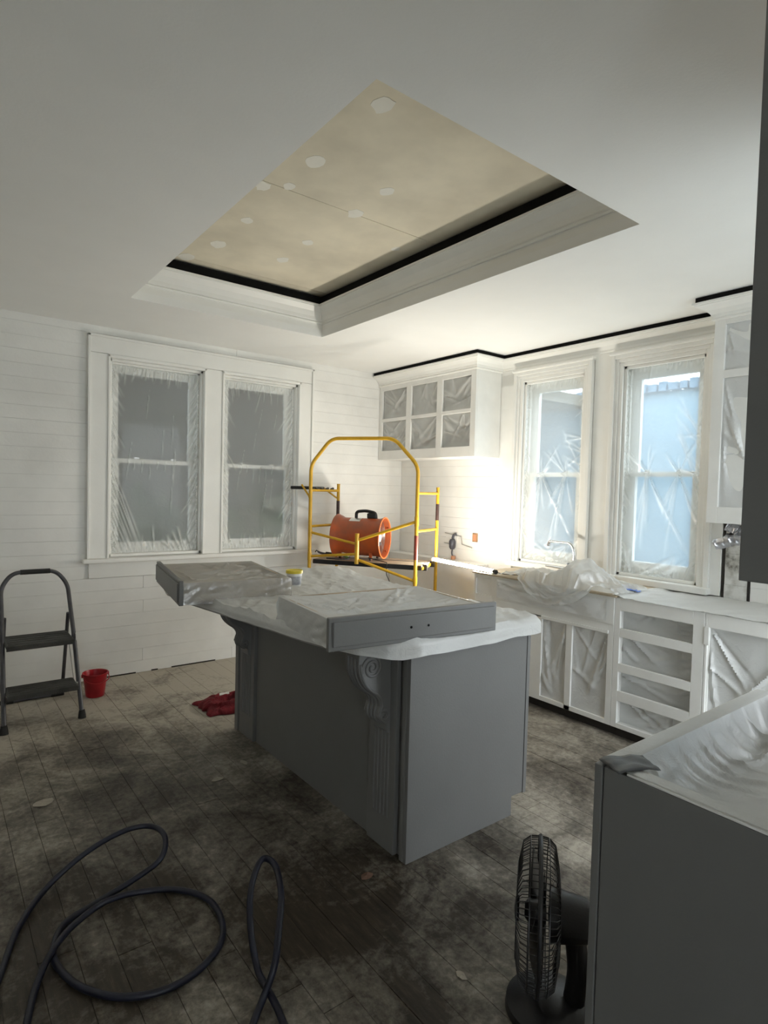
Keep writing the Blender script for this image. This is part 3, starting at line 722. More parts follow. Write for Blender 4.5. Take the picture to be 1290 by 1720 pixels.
# crumpled foil duct under the tall cabinet
fd = thing('foil_duct', 'crumpled silver foil duct poking from under the tall wall cabinet', 'duct', (3.72, 1.50, 1.22))
def duct(path, rad, seed):
    P = smoothpath(path, 10); mb = MB(); mb.tube(P, [rad * (1 + .25 * N(i * .9, seed)) for i in range(len(P))], 14, True)
    mb.v = [tuple(Vector(q) + Vector((N(q[0] * 40, q[1] * 40, q[2] * 40), N(q[1] * 45, q[2] * 45, 2), N(q[2] * 45, q[0] * 45, 5))) * .012) for q in mb.v]
    return mb
duct([(3.70, 1.585, 1.225), (3.70, 1.53, 1.25), (3.71, 1.47, 1.265), (3.72, 1.40, 1.262)], .030, 1).obj('duct_end', 'foil', fd)
duct([(3.72, 1.53, 1.345), (3.72, 1.49, 1.325), (3.73, 1.44, 1.30), (3.74, 1.38, 1.30)], .032, 2).obj('duct_fold', 'foil', fd)
MB().tube([(3.71, 1.53, 1.29), (3.73, 1.38, 1.285)], .008, 8).obj('dark_band', 'black_rubber', fd)

# ------------------------------------------------------------------ kitchen island
IX, IY = 1.514, 1.769
isl = thing('kitchen_island', 'grey painted kitchen island with scrolled corbels in the middle of the room', 'island', (1.9, 2.6, 0))
box('body', 'grey_paint', IX + .018, 2.155, IY + .02, 3.415, 0, .86, isl)
box('door_side', 'grey_paint', 2.155, 2.240, IY + .02, 3.415, .09, .86, isl)
# end panel with a toe notch cut into its right foot
MB().prism([(IX, IY, 0), (2.150, IY, 0), (2.150, IY, .09), (2.225, IY, .09), (2.225, IY, .86), (IX, IY, .86)], (0, .02, 0)).obj('end_panel', 'grey_paint', isl, .0015)
box('edge_strip', 'grey_trim', 2.225, 2.247, IY - .004, IY + .02, .086, .86, isl)
box('long_panel', 'grey_paint', IX + .010, IX + .018, 2.03, 3.16, 0, .86, isl)
def pilaster(y0, y1, n):
    pl = box('pilaster', 'grey_trim', IX - .006, IX + .018, y0, y1, 0, .86, isl, .003)
    for k in range(n):
        c_ = y0 + .045 + (y1 - y0 - .09) * k / (n - 1)
        MB().tube([(IX - .006, c_, .14), (IX - .006, c_, .70)], .005, 8).obj('reed', 'grey_trim', pl)
pilaster(1.845, 2.03, 5); pilaster(3.17, 3.365, 5)
box('edge_board', 'grey_trim', IX - .014, IX + .018, 3.372, 3.415, 0, .86, isl, .003)
box('edge_board', 'grey_trim', IX - .002, IX + .018, 1.789, 1.812, 0, .86, isl, .003)
def corbel(y0, y1):
    pr_ = [(0, 0), (.150, 0), (.163, -.012), (.166, -.055), (.158, -.100), (.138, -.140), (.108, -.170), (.078, -.192), (.060, -.215), (.054, -.240), (.062, -.262), (.060, -.290), (.040, -.308), (.022, -.318), (.016, -.350), (0, -.362)]
    sp = smoothpath([(o_, 0, z_) for o_, z_ in pr_[2:-1]], 4)
    pts = [(0, 0), (.150, 0)] + [(p.x, p.z) for p in sp] + [(0, -.362)]
    cb = MB().prism([(IX - .006 - o_, y0, .858 + z_) for o_, z_ in pts], (0, y1 - y0, 0)).obj('corbel', 'grey_trim', isl, .004)
    for side in (y0, y1):
        big = []; small = []
        for k in range(60):
            th = k / 59 * 2.2 * 2 * PI; rr = .050 * (1 - k / 59 * .86)
            big.append((IX - .006 - .098 - rr * math.cos(th - .3), side, .858 - .072 - rr * math.sin(th - .3) * -1))
        edge = [(IX - .006 - o_ + .010, side, .858 + z_ + .004) for o_, z_ in pts[6:-8]]
        for k in range(44):
            th = k / 43 * 1.8 * 2 * PI; rr = .026 * (1 - k / 43 * .8)
            small.append((IX - .006 - .034 - rr * math.cos(th), side, .858 - .280 + rr * math.sin(th)))
        MB().tube(big, .0065, 8).obj('scroll', 'grey_trim', cb); MB().tube(small, .005, 8).obj('scroll', 'grey_trim', cb)
        MB().tube(edge, .006, 8).obj('scroll_edge', 'grey_trim', cb)
    for k in (.25, .5, .75):
        yy = y0 + (y1 - y0) * k
        MB().tube([(IX - .006 - o_ - .001, yy, .858 + z_) for o_, z_ in pts[4:-6]], .006, 8).obj('front_rib', 'grey_trim', cb)
corbel(1.885, 1.980); corbel(3.215, 3.315)
# countertop
outline = [(1.52, 1.735), (1.8, 1.735), (2.27, 1.735), (2.305, 1.77), (2.305, 2.6), (2.305, 3.62), (2.27, 3.66), (1.75, 3.66), (1.25, 3.66), (1.12, 3.60), (1.085, 3.43), (1.10, 3.10), (1.135, 2.83), (1.19, 2.42), (1.225, 2.12), (1.25, 1.98), (1.31, 1.86), (1.41, 1.765)]
op = []
for i in range(len(outline)):
    a, b_ = Vector(outline[i]), Vector(outline[(i + 1) % len(outline)]); n_ = max(1, int((b_ - a).length / .02))
    op += [a + (b_ - a) * k / n_ for k in range(n_)]
MB().prism([(p.x, p.y, .862) for p in op], (0, 0, .034)).obj('countertop', 'stone_top', isl, .003)
cc = Vector((1.68, 2.68)); rings = 60; sk = 9; vs = []; n_ = len(op)
def zsheet(x, y):
    return .9 + .006 + .012 * max(0, ridge(x * 5 + y * 1.5, y * 2.2 - x * 2, 2)) + .010 * max(0, ridge(x * 11 - y * 5, y * 6, 5) - .1) + .007 * max(0, ridge(x * 22 + y * 9, y * 13, 7)) \
        + .035 * math.exp(-(((x - 2.2) / .16) ** 2 + ((y - 3.45) / .22) ** 2)) + .020 * math.exp(-(((x - 1.28) / .10) ** 2 + ((y - 2.55) / .12) ** 2))
for j in range(rings + 1 + sk):
    for i, p in enumerate(op):
        if j <= rings:
            q = cc + (p - cc) * max(.002, j / rings); z = zsheet(q.x, q.y) if j < rings else .902
            q = cc + (p - cc) * (max(.002, j / rings) * (1 + (.004 / 1) * (j == rings)))
            vs.append((q.x, q.y, z))
        else:
            k = (j - rings) / sk; left = max(0, min(1, (1.45 - p.x) / .2)); drop = (.050 - .022 * left + .016 * N(i * .035, 3) + .007 * N(i * .13, 8)) * k
            out_ = .006 + .006 * abs(N(i * .27, k * 1.5)) * k + .010 * k * N(i * .06, 5)
            dvec = (p - cc).normalized(); q = p + dvec * out_; vs.append((q.x, q.y, .900 - drop))
fs = [(j * n_ + i, j * n_ + (i + 1) % n_, (j + 1) * n_ + (i + 1) % n_, (j + 1) * n_ + i) for j in range(rings + sk) for i in range(n_)]
ms = MB(); ms.add(vs, fs); ms.sm = True
tag(ms.obj('plastic_sheet', 'sheet_film'), 'wrinkled plastic sheet draped over the island counter and its edges', 'plastic sheet')

# ------------------------------------------------------------------ two drawers on the island
def drawer(label, flabel, c0, c1, depth, back_dir, zb, fh, box_in, bmat, fmat, holes, seed, sag):
    """front runs c0->c1 (world xy), the box goes back along back_dir"""
    c0 = Vector((*c0, 0)); c1 = Vector((*c1, 0)); U = (c1 - c0).normalized(); B = Vector((*back_dir, 0)).normalized(); Z = Vector((0, 0, 1)); L = (c1 - c0).length
    dr = thing('drawer', label, 'drawer', tuple(c0 + U * L / 2 + B * depth / 2 + Z * zb), 0, 'drawers resting on the island')
    mid = c0 + U * L / 2
    MB().obox(mid + B * .011 + Z * (zb + fh / 2), U, B, Z, L / 2, .011, fh / 2).obj('front', 'grey_trim', dr, .004)
    MB().obox(mid - B * .003 + Z * (zb + fh / 2), U, B, Z, L / 2 - .016, .004, fh / 2 - .016).obj('raised_field', 'grey_trim', dr, .003)
    w = L / 2 - box_in; bh = fh - .022; z0 = zb + .006
    for s_ in (-1, 1):
        MB().obox(mid + U * (w - .008) * s_ + B * (.022 + depth / 2) + Z * (z0 + bh / 2), U, B, Z, .008, depth / 2, bh / 2).obj('side_board', bmat, dr, .001)
    MB().obox(mid + B * (.022 + depth - .008) + Z * (z0 + bh / 2), U, B, Z, w - .016, .008, bh / 2).obj('back_board', bmat, dr, .001)
    MB().obox(mid + B * (.030) + Z * (z0 + bh / 2), U, B, Z, w - .016, .008, bh / 2).obj('inner_front', bmat, dr, .001)
    MB().obox(mid + B * (.022 + depth / 2) + Z * (z0 + .006), U, B, Z, w - .016, depth / 2 - .016, .005).obj('bottom_board', bmat, dr, 0)
    for h_ in holes:
        MB().lathe([(-.0005, 0), (-.0005, .005), (.001, .005), (.001, 0)], mid + U * h_ - B * .0075 + Z * (zb + fh * .48), tuple(-B), 10).obj('screw_hole', 'black_gap', dr)
    # film thrown over the box: sags into it, hangs down three sides
    top = z0 + bh + .003; ov = bh + .01; r = random.Random(seed)
    A0, A1 = -w - ov, w + ov; B0, B1 = .004, depth + .022 + ov
    fo = Folds()
    for k in range(26):
        e = r.random()
        if e < .4: fo.line((r.uniform(-w, w), depth), (r.uniform(-w, w), r.uniform(.1, depth * .8)), r.uniform(.005, .013) * r.choice((1, 1, -1)), r.uniform(.008, .02))
        elif e < .7: fo.line((-w, r.uniform(0, depth)), (r.uniform(-w * .5, w * .6), r.uniform(0, depth)), r.uniform(.004, .012), r.uniform(.008, .02))
        else: fo.line((w, r.uniform(0, depth)), (r.uniform(-w * .6, w * .5), r.uniform(0, depth)), r.uniform(.004, .012), r.uniform(.008, .02))
    nu, nv = int((A1 - A0) / .009), int((B1 - B0) / .009)
    gx, gy = np.meshgrid(np.linspace(A0, A1, nu + 1), np.linspace(B0, B1, nv + 1)); FO = fo(gx, gy)
    def fn(u, v):
        a = A0 + (A1 - A0) * u; b_ = B0 + (B1 - B0) * v; dz = 0; ea = eb = 0
        wr = .008 * N(a * 14 + seed, b_ * 9) + .010 * N(a * 30 + b_ * 12, b_ * 6, seed)
        if a < -w: dz = max(dz, -w - a); ea = -1
        if a > w: dz = max(dz, a - w); ea = 1
        if b_ > depth + .022: dz = max(dz, b_ - depth - .022); eb = 1
        ca = max(-w - .004, min(w + .004, a)); cb_ = min(depth + .026, b_)
        if ea == 0 and eb == 0:
            fa = 1 - (abs(a) / w) ** 4; fb = 1 - (abs(b_ / (depth + .022) * 2 - 1)) ** 4
            z = top - sag * max(0, fa) * max(0, fb) * (1 + .5 * N(a * 4, b_ * 4, seed)) + float(FO[int(round(v * nv)), int(round(u * nu))]) * max(0, min(fa, fb)) + .4 * wr * min(fa, fb)
        else:
            z = top - dz
        P = mid + U * (ca + ea * abs(wr) * min(1, dz / .03)) + B * (cb_ + eb * abs(wr) * min(1, dz / .03)) + Z * z
        return P
    tag(MB().grid(fn, nu, nv).obj('plastic_sheet', fmat), flabel, 'plastic sheet', 'films over the drawers')
drawer('wide grey drawer front with two screw holes, on the near end of the island', 'plastic film sagging into the near drawer on the island',
       (1.140, 1.790), (1.930, 1.704), .53, (.109, .994), .909, .124, .030, 'wood_box', 'drawer_film', (-.045, .037), 5, .030)
drawer('grey-fronted wooden drawer jutting off the left end of the island', 'clear shiny film wrapped over the wooden drawer at the island\'s left end',
       (1.092, 3.655), (.962, 2.862), .55, (.987, -.162), .909, .124, .030, 'wood_box', 'clear_film', (), 6, .018)
tb = thing('tub', 'small white tub with a yellow lid between the two drawers', 'tub', (1.715, 3.085, .917))
MB().lathe([(0, 0), (0, .036), (.004, .038), (.085, .047), (.085, 0)], (1.715, 3.085, .917), (0, 0, 1), 28).obj('tub_body', 'white_plastic', tb)
MB().lathe([(.012, .0395), (.062, .0452)], (1.715, 3.085, .917), (0, 0, 1), 28).obj('tub_label', 'tub_label', tb)
MB().lathe([(.078, .0), (.078, .050), (.094, .050), (.096, .047), (.091, .043), (.091, 0)], (1.715, 3.085, .917), (0, 0, 1), 28).obj('lid', 'yellow_lid', tb)

# ------------------------------------------------------------------ yellow scaffold
FL = Vector((2.636, 4.467, 0)); U = Vector((.571, -.821, 0)).normalized(); Wv = Vector((-U.y, U.x, 0)); Z = Vector((0, 0, 1))
SW = .43; SL = .955
def sp(u, w, z): return FL + U * u + Wv * w + Z * z
sc = thing('scaffold', 'yellow steel folding scaffold with arched rail and plank platform', 'scaffold', tuple(sp(SL / 2, SW / 2, 0)))
TR = .0145
def pipe(nm, pts, rr=TR, mat='yellow_steel', par=sc, sg=12): return MB().tube(pts, rr, sg).obj(nm, mat, par)
pipe('arch_rail', bend([sp(-.005, 0, .12), sp(-.010, 0, 1.70), sp(.175, 0, 1.925), sp(.735, 0, 1.925), sp(.945, 0, 1.70), sp(.945, 0, .12)], .07, 8), .0155)
pl_ = pipe('post', [sp(.075, SW, .12), sp(.075, SW, 1.535)]); pr_ = pipe('post', [sp(1.02, SW, .12), sp(1.02, SW, 1.525)])
for (u, par) in ((.075, pl_), (1.02, pr_)):
    pipe('decal_sleeve', [sp(u, SW, 1.24), sp(u, SW, 1.385)], TR + .001, 'decal_dark', par)
pipe('dark_sleeve', [sp(.075, SW, .93), sp(.075, SW, 1.02)], TR + .001, 'black_plastic', pl_)
pipe('post_cap', [sp(.075, SW, 1.535), sp(.075, SW, 1.542)], TR + .002, 'yellow_steel', pl_); pipe('post_cap', [sp(1.02, SW, 1.525), sp(1.02, SW, 1.532)], TR + .002, 'yellow_steel', pr_)
for (a, b_) in ((-.008, .075), (.945, 1.02)):
    for z in (.30, .60, 1.165, 1.478): pipe('rung', [sp(a, 0, z), sp(b_, SW, z)], .0115)
pipe('rust_sleeve', [sp(.945, 0, .93), sp(.945, 0, 1.13)], .0165, 'rust_paint')
for z in (.905, 1.115): pipe('collar', [sp(-.006, 0, z - .035), sp(-.006, 0, z + .035)], .0185)
pipe('collar', [sp(.945, 0, 1.205), sp(.945, 0, 1.285)], .0185); pipe('collar', [sp(.945, 0, .73), sp(.945, 0, .79)], .0185)
hp = pipe('hinge_post', [sp(.437, -.02, .868), sp(.437, -.02, 1.125)], .0185)
pipe('brace', [sp(0, 0, 1.113), sp(.432, -.018, 1.035)], .0115); pipe('brace', [sp(.437, -.018, 1.065), sp(.945, 0, 1.245)], .0125)
pipe('brace', [sp(0, 0, .905), sp(.435, -.018, .950)], .0115); pipe('brace', [sp(.437, -.018, .905), sp(.945, 0, .752)], .0125)
pipe('brace', [sp(.075, SW, .35), sp(1.02, SW, .60)], .0115)
# platform
def pbox(nm, mat, u0, u1, w0, w1, z0, z1, par=sc, bev=.002):
    return MB().obox(sp((u0 + u1) / 2, (w0 + w1) / 2, (z0 + z1) / 2), U, Wv, Z, (u1 - u0) / 2, (w1 - w0) / 2, (z1 - z0) / 2).obj(nm, mat, par, bev)
pf = pbox('deck', 'platform_wood', .02, .99, .024, SW - .02, .868, .882)
pbox('deck_edge', 'black_plastic', .018, .99, .018, .028, .842, .880, pf); pbox('deck_edge', 'black_plastic', .018, .99, SW - .026, SW - .016, .842, .880, pf)
pbox('deck_end', 'yellow_steel', .985, 1.0, .03, SW - .03, .846, .870, pf); pbox('deck_end', 'yellow_steel', .01, .02, .03, SW - .03, .846, .870, pf)
for w in (.07, .34): pbox('deck_hook', 'black_plastic', .985, 1.025, w, w + .03, .835, .885, pf)
pbox('deck_batten', 'gun_grey', .02, .99, .26, .275, .882, .885, pf)
# end shelf at the left post
sh = pbox('tool_shelf', 'black_plastic', -.215, -.02, .02, .33, 1.484, 1.512, sc, .008)
pipe('shelf_bracket', [sp(-.10, .01, 1.525), sp(-.03, .01, 1.43), sp(-.01, .0, 1.39)], .008); pipe('shelf_bracket', [sp(-.03, SW - .1, 1.50), sp(.06, SW, 1.41)], .008)
for w in (.08, .16, .24, .32): pipe('shelf_notch', [sp(-.012 + w * .19, w, 1.488), sp(-.012 + w * .19, w + .04, 1.497)], .012, 'black_plastic', sh, 8)
for (u, w) in ((-.005, 0), (.945, 0), (.075, SW), (1.02, SW)):
    cs = MB().tube([sp(u - .012, w, .06), sp(u + .012, w, .06)], .058, 20).obj('caster_wheel', 'black_rubber', sc)
    MB().tube([sp(u, w, .06), sp(u, w, .13)], .018, 10).obj('caster_stem', 'silver', cs)

# ------------------------------------------------------------------ orange ventilator on the platform
ax = U; vc = sp(.39, .225, 1.078)
ve = thing('ventilator', 'orange steel drum ventilator with black handle standing on the scaffold platform', 'fan', tuple(sp(.39, .225, .882)))
MB().lathe([(-.225, .188), (-.222, .192), (-.19, .180), (-.165, .166), (.165, .166), (.19, .172), (.212, .180), (.212, .174), (.17, .160), (-.16, .160), (-.19, .174), (-.225, .188)], vc, ax, 48).obj('drum', 'orange_metal', ve)
rim = MB(); rim.tube([vc + ax * .213 + (Wv * math.cos(k * PI / 24) + Z * math.sin(k * PI / 24)) * .178 for k in range(48)], .006, 8, closed=True); rim.obj('rim', 'orange_rim', ve)
rim = MB(); rim.tube([vc - ax * .225 + (Wv * math.cos(k * PI / 24) + Z * math.sin(k * PI / 24)) * .190 for k in range(48)], .005, 8, closed=True); rim.obj('rim', 'orange_metal', ve)
gr = MB()
for q in range(1, 9): gr.tube([vc + ax * .165 + (Wv * math.cos(k * PI / 20) + Z * math.sin(k * PI / 20)) * (.018 * q + .012) for k in range(40)], .0013, 5, closed=True)
g1 = gr.obj('guard', 'silver', ve)
for k in range(6):
    a = k * PI / 3 + .3; dv = Wv * math.cos(a) + Z * math.sin(a); MB().tube([vc + ax * .165 + dv * .03, vc + ax * .165 + dv * .163], .0022, 6).obj('guard_spoke', 'silver', g1)
MB().lathe([(.160, 0), (.160, .038), (.172, .036), (.176, 0)], vc, ax, 24).obj('hub_badge', 'white_plastic', ve)
for k in range(6):
    a = k * PI / 3; d1 = Wv * math.cos(a) + Z * math.sin(a); d2 = Wv * math.cos(a + .6) + Z * math.sin(a + .6)
    MB().add([vc + ax * .10 + d1 * .03, vc + ax * .14 + d2 * .035, vc + ax * .145 + d2 * .152, vc + ax * .095 + d1 * .152], [(0, 1, 2, 3)]).obj('blade', 'gun_grey', ve, solid=.002)
MB().obox(vc + ax * .05, ax, Wv, Z, .05, .05, .05).obj('motor', 'gun_grey', ve, .02)
for a in (.5, 2.2, 3.9, 5.4): MB().tube([vc + ax * .2 + (Wv * math.cos(a) + Z * math.sin(a)) * .150, vc + ax * .2 + (Wv * math.cos(a) + Z * math.sin(a)) * .172], .006, 8).obj('guard_bolt', 'orange_metal', ve)
hd_ = MB().tube(bend([vc - ax * .055 + Z * .160, vc - ax * .055 + Z * .222, vc + ax * .035 + Z * .232, vc + ax * .125 + Z * .215, vc + ax * .130 + Z * .160], .03), .014, 10).obj('handle', 'black_plastic', ve)
MB().obox(vc + ax * .092 + Z * .188, ax, Wv, Z, .042, .022, .024).obj('switch_box', 'black_plastic', hd_, .01)
pts = []
lab = MB().grid(lambda u, v: vc + ax * (-.09 + .10 * u) + (Wv * math.cos(PI / 2 + .15 + .42 * v) + Z * math.sin(PI / 2 + .15 + .42 * v)) * .1675, 4, 8).obj('rating_label', 'silver', ve)
for (s_, wv) in ((-.16, -.10), (.12, -.10), (-.16, .10), (.12, .10)):
    lg = MB().obox(vc + ax * s_ + Wv * wv + Z * (-.155), ax, Wv, Z, .013, .004, .038).obj('leg', 'orange_metal', ve, .001)
    MB().tube([vc + ax * s_ + Wv * wv + Z * -.193, vc + ax * s_ + Wv * wv + Z * -.172], .012, 10).obj('rubber_foot', 'black_rubber', lg)
for s_ in (-.16, .12): MB().obox(vc + ax * s_ + Z * (-.150), ax, Wv, Z, .010, .10, .006).obj('cross_bar', 'orange_metal', ve, .001)
MB().tube(smoothpath([vc + ax * .1 + Wv * -.1 + Z * -.17, sp(.66, .05, .89), sp(.70, -.004, .885), sp(.70, -.008, .80), sp(.74, -.01, .70), sp(.80, .0, .40)]), .0035, 6).obj('power_cord', 'black_rubber', ve)

# spray tool on the platform
sg = thing('spray_gun', 'black and white spray gun lying on the scaffold platform left of the orange ventilator', 'tool', tuple(sp(.13, .15, .883)))
MB().tube(smoothpath([sp(.02, .12, .935), sp(.05, .12, .925), sp(.10, .13, .918), sp(.19, .15, .91)]), .010, 10).obj('wand', 'gun_grey', sg)
MB().tube([sp(.09, .13, .92), sp(.14, .14, .915)], .018, 10).obj('grip_sleeve', 'black_rubber', sg)
MB().tube(smoothpath([sp(.19, .15, .905), sp(.22, .155, .93), sp(.26, .16, .935), sp(.30, .165, .905)]), [.018] * 8 + [.026] * 8 + [.02] * 9, 12).obj('gun_body', 'tool_white', sg)
MB().tube(smoothpath([sp(.24, .155, .93), sp(.27, .15, .905), sp(.30, .14, .892)]), .012, 10).obj('trigger_guard', 'tool_green', sg)
MB().tube(smoothpath([sp(.02, .12, .935), sp(.005, .12, .945), sp(-.01, .13, .93)]), .005, 8).obj('nozzle', 'black_plastic', sg)
MB().tube(smoothpath([sp(.30, .165, .90), sp(.32, .10, .890), sp(.26, .06, .888), sp(.18, .07, .888), sp(.12, .08, .888)]), .006, 8).obj('hose_tail', 'gun_grey', sg)

# ------------------------------------------------------------------ step stool
so = thing('step_stool', 'dark grey folding two-step stool with a hoop handle by the far wall', 'step stool', (.56, 4.35, 0))
LX, RX = .352, .775
hoop = bend([(LX, 4.075, .02), (LX + .012, 4.33, .50), (LX + .018, 4.52, .80), (LX + .085, 4.545, .892), (RX - .085, 4.545, .892), (RX - .018, 4.52, .80), (RX - .012, 4.33, .50), (RX, 4.105, .02)], .09, 8)
MB().tube(hoop, .0135, 12).obj('front_frame', 'stool_grey', so)
MB().tube([(LX + .13, 4.545, .892), (RX - .12, 4.545, .892)], .0165, 12).obj('grip', 'black_rubber', so)
for (x, y) in ((LX, 4.075), (RX, 4.105)): MB().lathe([(0, 0), (0, .024), (.022, .022), (.05, .017), (.05, 0)], (x, y, 0), (0, .1, 1), 16).obj('rubber_foot', 'black_rubber', so)
rl = bend([(LX + .03, 4.42, .62), (LX + .03, 4.60, .10), (LX + .06, 4.625, .014), (RX - .06, 4.625, .014), (RX - .03, 4.60, .10), (RX - .03, 4.42, .62)], .08, 6)
rf = MB().tube(rl, .0115, 10).obj('rear_frame', 'stool_grey', so)
for x in (LX + .06, RX - .06): MB().tube([(x - .04, 4.622, .014), (x + .04, 4.625, .014)], .0145, 10).obj('foot_sleeve', 'black_rubber', rf)
def tread(y0, y1, z, x0, x1):
    st_ = MB().box(x0, x1, y0, y1, z - .028, z).obj('step', 'stool_tread', so, .008)
    for k in range(5):
        yy = y0 + (y1 - y0) * (k + .5) / 5; MB().box(x0 + .012, x1 - .012, yy - .006, yy + .006, z, z + .0025).obj('grip_rib', 'stool_tread', st_)
    MB().box(x0, x1, y0 - .004, y0 + .003, z - .034, z - .004).obj('step_lip', 'stool_tread', st_, .002)
    for x in (x0, x1): MB().tube([(x - .012, (y0 + y1) / 2, z - .016), (x + .012, (y0 + y1) / 2, z - .016)], .008, 8).obj('step_rivet', 'silver', st_)
tread(4.20, 4.48, .492, LX + .022, RX - .030); tread(4.09, 4.27, .222, LX + .018, RX - .024)
for x in (LX + .02, RX - .022): MB().tube([(x, 4.45, .45), (x, 4.245, .21)], .004, 6).obj('link_rod', 'silver', so)
MB().box(RX - .004, RX + .001, 4.300, 4.325, .36, .50).obj('warning_label', 'white_plastic', so)

# ------------------------------------------------------------------ bucket and cloth
bk = thing('bucket', 'small red plastic bucket on the floor beside the step stool', 'bucket', (.93, 4.49, 0))
MB().lathe([(0, 0), (0, .056), (.004, .060), (.150, .078), (.158, .084), (.166, .084), (.166, .080), (.155, .076), (.008, .056), (.008, 0)], (.93, 4.49, 0), (0, 0, 1), 32).obj('bucket_body', 'red_plastic', bk)
MB().tube(smoothpath([(.85, 4.49, .158), (.86, 4.41, .13), (.93, 4.398, .108), (1.0, 4.41, .13), (1.01, 4.49, .158)]), .003, 6).obj('bail_handle', 'red_plastic', bk)
for x in (.846, 1.014): MB().lathe([(0, 0), (0, .012), (.008, .012), (.008, 0)], (x - .004, 4.49, .150), (1, 0, 0), 12).obj('handle_lug', 'red_plastic', bk)
rg = thing('cloth', 'crumpled dark red cloth on the floor behind the island corner', 'cloth', (1.65, 3.76, 0))
def ragf(u, v):
    x = 1.44 + .46 * u; y = 3.66 + .30 * v - .06 * u; e = math.sin(PI * u) ** .5 * math.sin(PI * v) ** .5
    return Vector((x + .03 * N(u * 5, v * 5), y + .03 * N(v * 5, u * 4, 4), .004 + e * (.055 + .03 * ridge(u * 4, v * 4, 1) + .016 * N(u * 14, v * 14))))
MB().grid(ragf, 44, 34).obj('fabric', 'red_cloth', rg, solid=.003)
MB().obox((1.60, 3.815, .083), (.94, -.3, .1), (.3, .94, .2), (-.1, -.2, .97), .032, .013, .0015).obj('care_tag', 'white_plastic', rg)

# ------------------------------------------------------------------ near grey base cabinet with masked open top
NX0, NX1, NY1, NZ = 1.238, 2.152, .774, .876
nb = thing('base_cabinet', 'grey base cabinet with an open top masked in plastic, nearest at the lower right', 'cabinet', (1.7, .46, 0))
box('end_panel', 'grey_paint', NX0, NX0 + .018, YC + .002, NY1 - .022, 0, NZ - .002, nb)
box('corner_stile', 'grey_trim', NX0 - .003, NX0 + .018, NY1 - .0195, NY1, 0, NZ, nb)
box('front_panel', 'cabinet_white', NX0 + .018, NX1 - .018, NY1 - .02, NY1 - .002, .09, NZ - .002, nb)
box('end_panel', 'cabinet_white', NX1 - .018, NX1, YC + .002, NY1, 0, NZ - .002, nb)
box('back_panel', 'cabinet_white', NX0 + .018, NX1 - .018, YC + .002, YC + .020, 0, NZ - .002, nb)
box('floor_panel', 'cabinet_white', NX0 + .018, NX1 - .018, YC + .02, NY1 - .02, .09, .108, nb)
box('top_edge', 'cabinet_white', NX0 + .018, NX1, NY1 - .045, NY1, NZ - .001, NZ + .004, nb, .001)
box('top_edge', 'cabinet_white', NX0, NX0 + .040, YC + .02, NY1 - .078, NZ - .001, NZ + .004, nb, .001)
box('top_edge', 'cabinet_white', NX1 - .03, NX1, YC + .02, NY1 - .045, NZ - .001, NZ + .004, nb, .001)
nf = Folds(); r = random.Random(33)
for k in range(9): nf.line((1.93, .62), (1.93 + .34 * math.cos(k * .7 + .2), .62 + .28 * math.sin(k * .7 + .2)), .012 * r.uniform(.5, 1), .014)
for k in range(10): nf.line((1.32 + .05 * k, NY1 - .05), (1.36 + .06 * k + r.uniform(-.05, .1), NY1 - .16 - .2 * r.random()), .011 * r.uniform(.4, 1), .010)
for k in range(8): nf.line((NX0 + .05, .30 + .055 * k), (NX0 + .2 + .15 * r.random(), .28 + .055 * k + r.uniform(-.08, .08)), .010 * r.uniform(.4, 1), .010)
for k in range(6): nf.line((r.uniform(1.4, 2.0), r.uniform(.3, .6)), (r.uniform(1.4, 2.0), r.uniform(.25, .65)), .007, .010)
nux, nuy = 120, 84
gx, gy = np.meshgrid(np.linspace(NX0 + .005, NX1 - .005, nux + 1), np.linspace(YC + .03, NY1 - .005, nuy + 1)); NF = nf(gx, gy)
def nsag(u, v):
    x = NX0 + .005 + (NX1 - NX0 - .01) * u; y = YC + .03 + (NY1 - YC - .035) * v
    e = min(x - NX0 - .042, NX1 - .032 - x, NY1 - .046 - y); k_ = max(0, min(1, e / .10)); k_ = 1 - (1 - k_) ** 2
    pinch = .045 * math.exp(-(((x - 1.93) / .05) ** 2 + ((y - .62) / .05) ** 2))
    f_ = float(NF[int(round(v * nuy)), int(round(u * nux))]) + .006 * N(x * 9, y * 9)
    return Vector((x, y, NZ + .0065 - k_ * (.105 - pinch) + (f_ * min(1, k_ * 2) if k_ > 0 else .0)))
tag(MB().grid(nsag, nux, nuy).obj('plastic_sheet', 'sheet_film'), 'plastic sheet sagging into the open top of the nearest grey cabinet', 'plastic sheet')
tpz = NZ + .008
tag(MB().grid(lambda u, v: Vector((1.236, .765, tpz + .003)) * (1 - u) * (1 - v) + Vector((1.212, .700, tpz)) * (1 - u) * v + Vector((1.322, .661, tpz - .006)) * u * v + Vector((1.352, .722, tpz - .002)) * u * (1 - v) + Vector((0, 0, .006 * N(u * 3, v * 3) + .006 * math.sin(PI * u))), 14, 8).obj('tape_flap', 'tape_grey', solid=.001),
    'dark grey tape flap folded over the near cabinet corner', 'tape')

